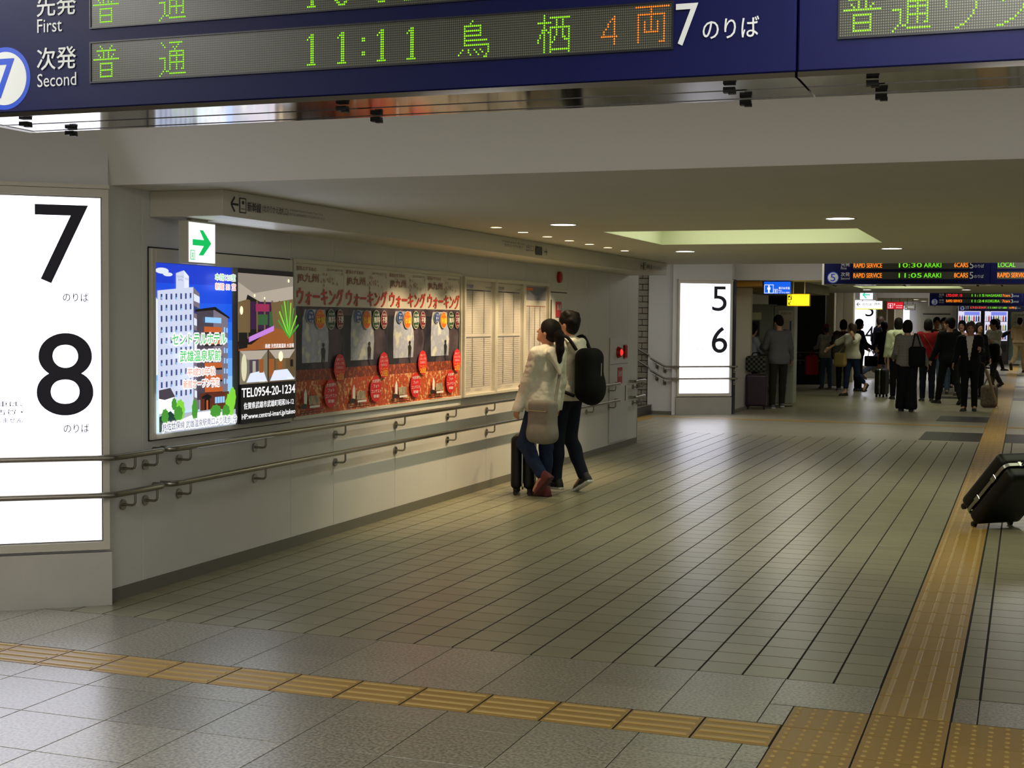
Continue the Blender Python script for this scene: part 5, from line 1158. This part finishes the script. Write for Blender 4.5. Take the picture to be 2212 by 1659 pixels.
    if hairst[0] != 'none': hair(root, J, hairst[0], hairst[1], .008 if near else .011)
    if hairst[0] == 'cap':
        bx, by, bz = J['hB']; B = np.array([bx, by, bz]); W = lambda x, y, z_: J['head']+(bx*x+by*y+bz*z_)*s; K_ = Field(); K_.ell(W(0, -.012, .05), v3(.098, .112, .092)*s, .01, B); K_.ell(W(0, .10, .045), v3(.07, .07, .012)*s, .01, B); c0 = J['head']; K_.cut(lambda P: -((P-c0) @ bz-.035*s)); fmesh('cap', K_, .009, hairst[2], root)
    sc, so = shoes; sty = 'sneaker' if near else 'shoe'
    for n in 'LR': shoe('shoe', J, n, mat('shoe_%d_%d_%d' % sc, sc, rough=.6), mat('sole_%d_%d_%d' % so, so, rough=.6), root, .0075 if near else .012, sty)
    return root, J
def wpt(root, p):    # point of the person's own frame in the world
    return Matrix.Rotation(root.rotation_euler.z, 4, 'Z') @ Vector(p)+Vector(root.location)
def bagthing(name, label, cat, root, build):
    """a bag is a thing of its own, modelled in its carrier's frame"""
    t = thing(name, label, cat, tuple(root.location)); t.rotation_euler = root.rotation_euler; ORG[t.name] = Vector(); build(t); ORG[t.name] = Vector(root.location); return t
def strap(pts, r, m, root, name='strap', n=8):
    P_ = [Vector(q) for q in pts]; o = []
    for i in range(len(P_)-1):
        a = P_[max(i-1, 0)]; b, c = P_[i], P_[i+1]; d = P_[min(i+2, len(P_)-1)]
        for q in range(5): t = q/5; o.append(.5*((2*b)+(c-a)*t+(2*a-5*b+4*c-d)*t*t+(3*b-a-3*c+d)*t**3))
    o.append(P_[-1]); return MB().tube(o, r, n).build(name, m, root)

# ---- the couple at the timetables
WHITE_H = cloth('white_hoodie', (206, 204, 190), bump=.9, bscale=8); JEANS = cloth('blue_jeans', (30, 42, 70), bump=.5, bscale=12); DJEANS = cloth('dark_jeans', (24, 28, 42)); BLK = cloth('black', (14, 14, 17)); GREYB = cloth('grey_canvas', (122, 120, 112))
w1, J1 = person('woman in white hoodie and blue jeans with ponytail, looking up at the timetables', (-4.18, 12.28), 64,
    dict(H=1.61, fem=True, legs=((24, 66), (4, 2)), foot=(46, 0), arms=((16, 8, 4), (6, 10, 12)), lean=-9, head=(18, 22)),
    ('hoodie', WHITE_H, 1.18, .84, .020), ('trousers', JEANS, .96), ('tail', HAIRM), shoes=((92, 26, 30), (70, 20, 24)), skin=SKIN2, near=True)
w2, J2 = person('man in white hoodie with a black backpack, standing behind the ponytailed woman', (-4.10, 12.78), 68,
    dict(H=1.655, legs=((6, 4), (4, 30)), foot=(0, 28), arms=((26, 6, 34), (18, 10, 30)), lean=-2, head=(10, 14)),
    ('hoodie', WHITE_H, 1.0, .90, .018), ('trousers', DJEANS, .97), ('fluffy', HAIRM), shoes=((26, 26, 28), (226, 226, 220)), skin=SKIN2, near=True)
def b_(t):
    s = J1['s']; F = Field(); F.box((-.165, -.17, .725), (.055, .165, .19), .05, .02, np.array([(1, 0, -.06), (0, 1, -.04), (.06, .04, 1)])); F.ell((-.17, -.17, .61), (.07, .17, .09), .05); fmesh('bag_body', F, .008, GREYB, t)
    strap([(-.14, -.30, .86), (-.06, -.24, .98), (.04, -.185, 1.18), (.12, -.11, 1.35), (.13, -.01, 1.40), (.10, .10, 1.30), (-.04, .16, 1.1), (-.19, .02, .88)], .014, GREYB, t)
    MB().box((-.232, -.28, .815), (-.218, -.05, .821)).build('zip', mat('zip_metal', (190, 180, 150), metal=1, rough=.3), t)
bagthing('shoulder_bag', 'slouchy grey canvas shoulder bag on the hip of the ponytailed woman', 'bag', w1, b_)
def b_(t):
    F = Field(); F.box((0, -.265, 1.13), (.145, .105, .25), .09, .03); F.ell((0, -.30, 1.0), (.15, .11, .16), .04); F.ell((0, -.34, 1.02), (.10, .06, .12), .04); fmesh('bag_body', F, .010, BLK, t)
    for sd in (-1, 1): strap([(sd*.10, -.19, 1.36), (sd*.13, -.07, 1.49), (sd*.13, .10, 1.38), (sd*.16, .13, 1.20), (sd*.17, .02, 1.02), (sd*.13, -.19, .93)], .017, BLK, t)
    MB().tube([(.02, -.395, 1.24), (.02, -.392, 1.12)], .005).build('zip_pull', M_STEEL, t)
bagthing('backpack', 'black backpack on the back of the man in the white hoodie', 'backpack', w2, b_)

# ---- suitcases
M_CASE = mat('case_black', (9, 9, 10), rough=.45, spec=.3); M_ALU = mat('case_aluminium', (150, 150, 144), rough=.35, metal=1); M_WHL = mat('wheel_black', (14, 14, 15), rough=.6)
def suitcase(label, loc, rz, size, tilt=0, alu=True, handle=.0, shell=M_CASE, h=.01, name='suitcase', off=.0):
    """local: x width, y depth (thickness), z height; origin at the wheels on the floor"""
    W, D, H = size; t = thing(name, label, 'suitcase', loc); ORG[t.name] = Vector(); z0 = .06; e = .045
    for sd in (-1, 1):
        F = Field(); F.box((0, sd*(D/4+.004), z0+H/2), (W/2, D/4-.004, H/2), e, .0)
        for k in range(0): pass
        fmesh('shell', F, h, shell, t, relax=1)
    F = Field(); n = 10; pts = []; r = .055
    for cx, cz, a0 in ((W/2-r, z0+r, -90), (W/2-r, z0+H-r, 0), (-W/2+r, z0+H-r, 90), (-W/2+r, z0+r, 180)):
        for k in range(7): a = R(a0+15*k); pts.append((cx+(r+.003)*math.cos(a), cz+(r+.003)*math.sin(a)))
    wd = .014 if alu else .005; v = [(x, y, z) for x, z in pts for y in (-wd, wd)]+[(x*.96, y, z0+H/2+(z-z0-H/2)*.97) for x, z in pts for y in (-wd, wd)]; m_ = len(pts); b = MB()
    f = []
    for k in range(m_): j = (k+1) % m_; f += [(2*k, 2*j, 2*j+1, 2*k+1), (2*k, 2*k+2*m_, 2*j+2*m_, 2*j), (2*k+1, 2*j+1, 2*j+1+2*m_, 2*k+1+2*m_)]
    fb_ = b.add(v, f).build('frame_band', M_ALU, t)
    for sx in (-1, 1):
        for sy in (-1, 1):
            w_ = MB(); x, y = sx*(W/2-.05), sy*(D/2-.045); w_.tube([(x-.012, y, .024), (x+.012, y, .024)], .024, 14); w_.tube([(x, y, .03), (x, y, z0+.02)], [.02, .026], 10); w_.build('wheel', M_WHL, t)
    MB().tube([(-.06, 0, z0+H), (-.06, 0, z0+H+.022), (.06, 0, z0+H+.022), (.06, 0, z0+H)], .008, 8).build('top_handle', M_WHL, t)
    MB().tube([(W/2, 0, z0+H*.4), (W/2+.022, 0, z0+H*.4), (W/2+.022, 0, z0+H*.6), (W/2, 0, z0+H*.6)], .008, 8).build('side_handle', M_WHL, t)
    if alu:
        for x, z in ((W/2+.004, z0+H*.3), (W/2+.004, z0+H*.72), (-W/2-.004, z0+H*.3), (-W/2-.004, z0+H*.72)): MB().box((x-.006, -.022, z-.03), (x+.006, .022, z+.03), bev=.003).build('latch', mat('latch_chrome', (180, 180, 176), metal=1, rough=.2), fb_)
        MB().box((-.10, -.022, z0+H-.001), (-.07, .022, z0+H+.008), bev=.002).build('latch', mat('latch_chrome'), t)
    if handle:
        b = MB(); 
        for x in (-.07, .07): b.tube([(x, -D/2+.03, z0+H-.05), (x, -D/2+.03, z0+H+handle)], .006, 8)
        b.build('handle_rod', M_STEEL, t); MB().tube([(-.075, -D/2+.03, z0+H+handle), (.075, -D/2+.03, z0+H+handle)], .014, 10).build('handle_grip', M_WHL, t)
    t.rotation_euler = (R(tilt), 0, R(rz)); ORG[t.name] = Vector(loc); return t
suitcase('upright black suitcase with a thin silver band in front of the ponytailed woman', (-4.42, 12.46, 0), 105, (.36, .22, .50), alu=False, handle=.34)
st_ = suitcase('large tilted black suitcase with an aluminium frame at the right edge, being pulled', (-.20, 11.9, 0), 0, (.46, .27, .62), handle=.42)
ex_ = Vector((.757, .653, 0)).normalized(); ez_ = Vector((.515, -.50, .697)); ez_ = (ez_-ex_*ez_.dot(ex_)).normalized(); ey_ = ez_.cross(ex_)
st_.rotation_euler = Matrix((ex_, ey_, ez_)).transposed().to_euler()
st_.location = Vector((-.375, 11.93, .004))+ex_*.18+ey_*.09
# ================================================================== the crowd
GJ = cloth('grey_jacket', (104, 106, 108)); OLIVE = cloth('olive_trousers', (48, 44, 36)); LJEANS = cloth('light_jeans', (84, 104, 132)); WT = cloth('white_tee', (206, 202, 186)); CREAMS = cloth('cream_sweater', (214, 218, 186)); REDS = cloth('red_sweater', (140, 22, 30)); TAN = cloth('tan', (178, 154, 122)); TANT = cloth('tan_trousers', (166, 146, 112)); GREYT = cloth('grey_trousers', (64, 62, 66)); SUIT = cloth('black_suit', (18, 18, 22)); NAVY = cloth('navy', (26, 32, 52)); WSH = cloth('white_shirt', (214, 212, 200)); STR = cloth('striped_grey', (128, 126, 118)); KHAKI = cloth('dark_khaki', (62, 60, 54))
def stripes(m):
    nt = m.node_tree; b = nt.nodes['Principled BSDF']; g = nt.nodes.new('ShaderNodeTexCoord'); s = nt.nodes.new('ShaderNodeSeparateXYZ'); nt.links.new(g.outputs['Object'], s.inputs[0])
    a = nt.nodes.new('ShaderNodeMath'); a.operation = 'MULTIPLY'; a.inputs[1].default_value = 38; nt.links.new(s.outputs['Z'], a.inputs[0]); f = nt.nodes.new('ShaderNodeMath'); f.operation = 'FRACT'; nt.links.new(a.outputs[0], f.inputs[0])
    c = nt.nodes.new('ShaderNodeMath'); c.operation = 'GREATER_THAN'; c.inputs[1].default_value = .62; nt.links.new(f.outputs[0], c.inputs[0]); x = nt.nodes.new('ShaderNodeMix'); x.data_type = 'RGBA'; nt.links.new(c.outputs[0], x.inputs['Factor'])
    x.inputs['A'].default_value = (*lin((150, 146, 134)), 1); x.inputs['B'].default_value = (*lin((84, 84, 84)), 1); nt.links.new(x.outputs['Result'], b.inputs['Base Color'])
stripes(STR)
walkL, walkR = ((22, 8), (-14, 30)), ((-14, 30), (22, 8)); stand = ((0, 0), (0, 0)); SH = ((24, 22, 22), (50, 48, 46)); SNK = ((90, 90, 94), (206, 204, 198))
g_, _ = person('man in a grey jacket and dark trousers, back turned, beside the photo booth', (-4.40, 26.80), 28, dict(H=1.72, legs=((-2, 0), (14, 6)), arms=((20, 10, 70), (8, 14, 20)), lean=4, head=(-22, 14), spread=.06), ('jacket', GJ, 1, .83, .022), ('trousers', OLIVE, .98), ('short', HAIRM), SNK)
g2, _ = person('short dark haired woman in blue and white, half hidden left of the man in grey', (-4.95, 27.0), -50, dict(H=1.56, fem=True, arms=((30, 8, 80), (30, 8, 80)), head=(-15, 0)), ('shirt', cloth('blue_white', (150, 160, 172)), 1, .86, .01), ('trousers', NAVY, .97), ('bob', HAIRM), SNK)
suitcase('tall dark purple suitcase beside the man in grey', (-4.74, 26.36, 0), 8, (.40, .26, .60), alu=False, shell=mat('case_purple', (52, 30, 46), rough=.4), h=.014)
def plaid():
    m = cloth('plaid', (60, 60, 56)); nt = m.node_tree; b = nt.nodes['Principled BSDF']; c = nt.nodes.new('ShaderNodeTexChecker'); c.inputs['Scale'].default_value = 22; c.inputs['Color1'].default_value = (*lin((84, 86, 78)), 1); c.inputs['Color2'].default_value = (*lin((32, 34, 36)), 1)
    t = nt.nodes.new('ShaderNodeTexCoord'); nt.links.new(t.outputs['Object'], c.inputs[0]); nt.links.new(c.outputs[0], b.inputs['Base Color']); return m
t = thing('travel_bag', 'black and grey checked bag on top of the purple suitcase', 'bag', (-4.74, 26.34, .69)); ORG[t.name] = Vector(); F = Field(); F.box((0, 0, .16), (.19, .12, .15), .05, .0); F.cap((-.1, 0, .3), (.1, 0, .3), .015, k=.02); fmesh('bag_body', F, .012, plaid(), t); strap([(-.10, 0, .28), (-.06, 0, .36), (.06, 0, .36), (.10, 0, .28)], .01, BLK, t); ORG[t.name] = Vector((-4.74, 26.34, .69))

p4, _ = person('short person in an orange cap, pale top and light jeans, left in the crowd', (-4.62, 35.2), 22, dict(H=1.55, fem=True, legs=((6, 4), (-4, 10)), arms=((20, 8, 60), (14, 10, 10))), ('jacket', cloth('pale_top', (176, 176, 176)), 1, .84, .02), ('trousers', LJEANS, .98), ('cap', HAIRB, cloth('orange_cap', (140, 70, 48))), SNK)
def simplebag(name, label, cat, root, c, hs, rad, m, straps=(), B=None, h=.014, extra=None):
    def f(t):
        F = Field(); F.box(c, hs, rad, .0, B)
        if extra: extra(F)
        fmesh('bag_body', F, h, m, t)
        for s_ in straps: strap(s_, .012, m if not isinstance(m, list) else m[0], t)
    return bagthing(name, label, cat, root, f)
simplebag('backpack', 'white and black rucksack on the figure in the orange cap', 'backpack', p4, (-.08, -.26, 1.02), (.15, .10, .19), .08, cloth('rucksack_white', (196, 192, 184)), [[(-.14, -.17, 1.16), (-.13, .0, 1.34), (-.12, .12, 1.2)], [(.02, -.17, 1.16), (.10, .0, 1.34), (.10, .12, 1.2)]])
simplebag('shopping_bag', 'red and pale blue plastic shopping bag low at the left of the crowd', 'bag', p4, (-.36, -.02, .58), (.16, .10, .24), .05, cloth('red_bag', (166, 40, 50)), [[(-.42, -.02, .80), (-.36, -.02, .92), (-.30, -.02, .80)]])
p5, _ = person('dark haired person with a big olive backpack, beside the orange cap', (-4.12, 34.4), 12, dict(H=1.66, legs=stand, arms=((30, 8, 60), (30, 8, 60))), ('jacket', cloth('maroon_top', (70, 30, 40)), 1, .84, .01), ('trousers', BLK, .98), ('bob', HAIRM), SNK)
simplebag('backpack', 'big dark olive backpack beside the pale suitcase in the crowd', 'backpack', p5, (-.10, -.28, 1.05), (.20, .13, .30), .10, KHAKI, [[(-.14, -.17, 1.2), (-.13, .0, 1.42), (-.12, .12, 1.2)], [(.06, -.17, 1.2), (.12, .0, 1.42), (.12, .12, 1.2)]])
suitcase('pale greenish suitcase standing left in the crowd', (-4.40, 35.7, 0), 10, (.44, .26, .56), alu=False, shell=mat('case_pale', (168, 166, 140), rough=.5), h=.014, handle=.3)
p6, _ = person('woman in a loose white T-shirt and blue jeans stepping forward with a yellow tote bag', (-3.66, 32.3), 150, dict(H=1.60, fem=True, legs=((-14, 42), (12, 4)), foot=(40, 0), arms=((70, 20, 60), (20, 60, 20)), head=(0, -70), lean=2), ('tshirt', WT, .55, .88, .03), ('trousers', JEANS, .84), ('bob', HAIRB), SH)
simplebag('tote_bag', 'slouchy yellow tote bag at the hip of the woman in white T-shirt', 'bag', p6, (.24, .10, .80), (.17, .08, .16), .07, cloth('yellow_canvas', (172, 146, 88)), [[(.14, .10, .92), (.12, .06, 1.2), (.14, -.02, 1.38), (.24, .0, 1.1), (.34, .10, .92)]])
p6b, _ = person('dark haired person mostly hidden behind the woman with the yellow tote', (-3.78, 34.6), -60, dict(H=1.68, fem=True, arms=((20, 8, 40), (20, 8, 40))), ('jacket', BLK, 1, .84, .01), ('trousers', BLK, .98), ('bob', HAIRM), SH)
p7, _ = person('tall man in a black jacket and jeans with cropped hair, in front of board 3', (-3.9, 40.7), -60, dict(H=1.84, legs=((26, 6), (-22, 32)), foot=(0, 34), arms=((-12, 10, 20), (24, 10, 30)), lean=3), ('jacket', NAVY, 1, .88, .03), ('trousers', cloth('grey_jeans', (66, 74, 92)), .98), ('short', HAIRB), SH)
simplebag('duffel_bag', 'grey duffel bag on the floor between the tote bag and the tall man', 'bag', p7, (-.62, .36, .42), (.34, .2, .22), .14, cloth('grey_duffel', (112, 112, 100)), [[(-.8, .36, .60), (-.62, .36, .85), (-.44, .36, .60)]])
p8, _ = person('long haired woman in a black skirt suit, left of the cream sweater', (-3.55, 38.4), 15, dict(H=1.64, fem=True, legs=((4, 0), (-14, 26)), foot=(0, 30), arms=((16, 8, 50), (10, 8, 20)), head=(0, 20)), ('jacket', SUIT, 1, .84, .0), ('skirt', SUIT, .56), ('long', HAIRM), SH)
simplebag('handbag', 'black handbag carried low by the woman in the black skirt suit', 'bag', p8, (-.30, .12, .62), (.17, .07, .14), .03, BLK, [[(-.38, .12, .75), (-.32, .10, .95), (-.22, .12, .75)]])
p9, _ = person('person in a cream sweater and black trousers seen from behind', (-2.58, 31.2), 12, dict(H=1.70, legs=((2, 0), (-3, 4)), arms=((4, 8, 10), (20, 10, 50))), ('hoodie', CREAMS, 1, .90, .02), ('trousers', SUIT, .98), ('bob', HAIRM), SH)
suitcase('black suitcase with a silver edge standing left of the cream sweater', (-2.98, 32.0, 0), 80, (.36, .24, .56), alu=True, h=.014, handle=.35)
p10, _ = person('woman in a striped grey cardigan and wide black trousers, seen from behind', (-2.07, 27.05), 6, dict(H=1.65, fem=True, legs=((6, 2), (-5, 8)), arms=((14, 10, 50), (2, 24, 8)), head=(-4, -8)), ('jacket', STR, 1, .86, .024), ('wide', SUIT, .98), ('bob', HAIRM), SH)
simplebag('shoulder_bag', 'black shoulder bag on the back of the striped cardigan', 'bag', p10, (.17, -.17, 1.02), (.15, .08, .19), .06, BLK, [[(.08, -.17, 1.18), (.12, -.12, 1.40), (.14, .0, 1.44), (.2, -.02, 1.3)], [(.24, -.17, 1.18), (.18, -.12, 1.38), (.16, .0, 1.44)]])
for k, (x, y, H_, yw, tp, lb) in enumerate(((-2.05, 35.6, 1.74, -170, KHAKI, 'dark haired man behind the striped cardigan, face in shade'), (-1.86, 37.6, 1.72, 170, BLK, 'dark haired person just right of the shaded face'))):
    person(lb, (x, y), yw, dict(H=H_, arms=((20, 8, 60), (20, 8, 60))), ('jacket', tp, 1, .84, .01), ('trousers', BLK, .98), ('short', HAIRM), SH, skin=SKIN2)
p13, _ = person('man in a red sweater and dark jeans with a thin strap across his back', (-1.93, 30.6), 10, dict(H=1.68, legs=((2, 0), (-2, 2)), arms=((40, 10, 95), (50, 10, 80))), ('jacket', REDS, 1, .90, .02), ('trousers', DJEANS, .98), ('bob', HAIRM), ((40, 38, 40), (190, 184, 170)), h=.012)
bagthing('strap_bag', 'thin brown cross-body strap over the red sweater', 'strap', p13, lambda t: strap([(-.13, .02, 1.46), (-.08, -.13, 1.36), (.02, -.155, 1.20), (.12, -.15, 1.02), (.17, -.03, .93)], .007, cloth('brown_strap', (120, 84, 60)), t))
p14, _ = person('man with his hand at his mouth, in a dark jacket and pale jeans', (-1.80, 34.2), 176, dict(H=1.72, arms=((50, -8, 110), (30, 8, 90)), legs=stand, inward=(40, 20)), ('jacket', KHAKI, 1, .84, .02), ('trousers', LJEANS, .98), ('short', HAIRM), SH)
p15, _ = person('man in a black suit with a white collar, back turned, legs apart', (-1.47, 29.9), 28, dict(H=1.76, legs=((22, 6), (-20, 14)), foot=(0, 16), arms=((8, 12, 20), (14, 10, 50)), head=(0, 40)), ('jacket', SUIT, 1, .80, .02), ('trousers', SUIT, .98), ('short', HAIRM), SH, h=.012)
p16, _ = person('woman with a pink collar looking over the shoulder of the black suits', (-1.38, 33.6), 172, dict(H=1.66, fem=True), ('shirt', cloth('pink_top', (190, 140, 140)), 1, .84, .01), ('trousers', BLK, .98), ('bob', HAIRM), SH)
p17, _ = person('young person in a black suit and open white shirt, facing the camera', (-.985, 27.75), 176, dict(H=1.64, legs=((-3, 4), (5, 2)), arms=((30, 10, 70), (10, 12, 20)), head=(-10, 6), inward=(10, 0)), ('jacket', [SUIT, WSH], 1, .78, .018), ('trousers', SUIT, .98), ('bob', HAIRB), SH, h=.011, skin=SKIN2)
p18, _ = person('dark haired woman in black behind the open white shirt', (-1.0, 33.0), -150, dict(H=1.62, fem=True), ('jacket', BLK, 1, .84, .01), ('trousers', BLK, .98), ('bob', HAIRM), SH, skin=SKIN2)
p19, _ = person('woman in a white blouse and grey trousers carrying a black jacket on her arm', (-.76, 37.0), 140, dict(H=1.72, fem=True, legs=((14, 6), (-14, 26)), foot=(0, 24), arms=((20, 8, 85), (16, 10, 85)), head=(-6, -30)), ('shirt', WSH, .9, .84, .024), ('trousers', GREYT, .98), ('tail', HAIRM), SH, h=.012)
simplebag('folded_jacket', 'black jacket hanging over the arm of the woman in the white blouse', 'jacket', p19, (-.20, .22, .92), (.13, .12, .24), .09, SUIT)
simplebag('handbag', 'brown shoulder bag under the elbow of the woman in the white blouse', 'bag', p19, (.26, .0, .86), (.10, .14, .16), .05, cloth('brown_bag', (84, 60, 44)), [[(.22, .1, 1.0), (.19, .04, 1.3), (.17, -.02, 1.43), (.22, -.1, 1.0)]])
p20, _ = person('dark haired man in a navy jacket by the glass front, holding a phone', (-1.0, 52.0), -80, dict(H=1.80, arms=((40, 8, 80), (40, 8, 80)), head=(-20, 0), legs=((20, 4), (-18, 20))), ('jacket', NAVY, 1, .84, .01), ('trousers', BLK, .98), ('short', HAIRM), SH)
p21, _ = person('man in a tan polo shirt and tan trousers walking away at the right edge', (-.22, 50.5), -18, dict(H=1.84, legs=((-16, 44), (16, 4)), foot=(50, 0), arms=((10, 8, 20), (-10, 8, 20))), ('tshirt', TAN, .55, .92, .02), ('trousers', TANT, .96), ('short', HAIRM), ((60, 40, 26), (40, 30, 24)))
# umbrella and bag beside the black suits
um = thing('umbrella', 'folded beige umbrella slanting to the floor beside the nearest black suit', 'umbrella', (-.62, 28.3, 0))
MB().tube([(-.72, 28.25, .78), (-.70, 28.25, .74), (-.52, 28.32, .17), (-.50, 28.33, .10)], [.012, .035, .022, .010], 12).build('canopy', cloth('beige_umbrella', (150, 132, 106)), um)
MB().tube([(-.50, 28.33, .11), (-.474, 28.34, .01)], .005, 8).build('tip', M_STEEL, um); MB().tube([(-.72, 28.25, .78), (-.75, 28.24, .88), (-.80, 28.24, .90), (-.82, 28.24, .86)], .010, 8).build('handle', mat('cloth_brown_bag'), um)
t = thing('shopping_bag', 'patterned brownish cloth bag hanging behind the beige umbrella', 'bag', (-.66, 29.0, .005)); ORG[t.name] = Vector(); F = Field(); F.box((0, 0, .22), (.16, .09, .22), .07, 0); fmesh('bag_body', F, .014, mat('patterned_bag', (96, 82, 66), rough=.8, noise=.35, nscale=30), t); strap([(-.1, 0, .42), (0, 0, .62), (.1, 0, .42)], .01, mat('cloth_brown_bag'), t); ORG[t.name] = Vector((-.66, 29.0, .005))
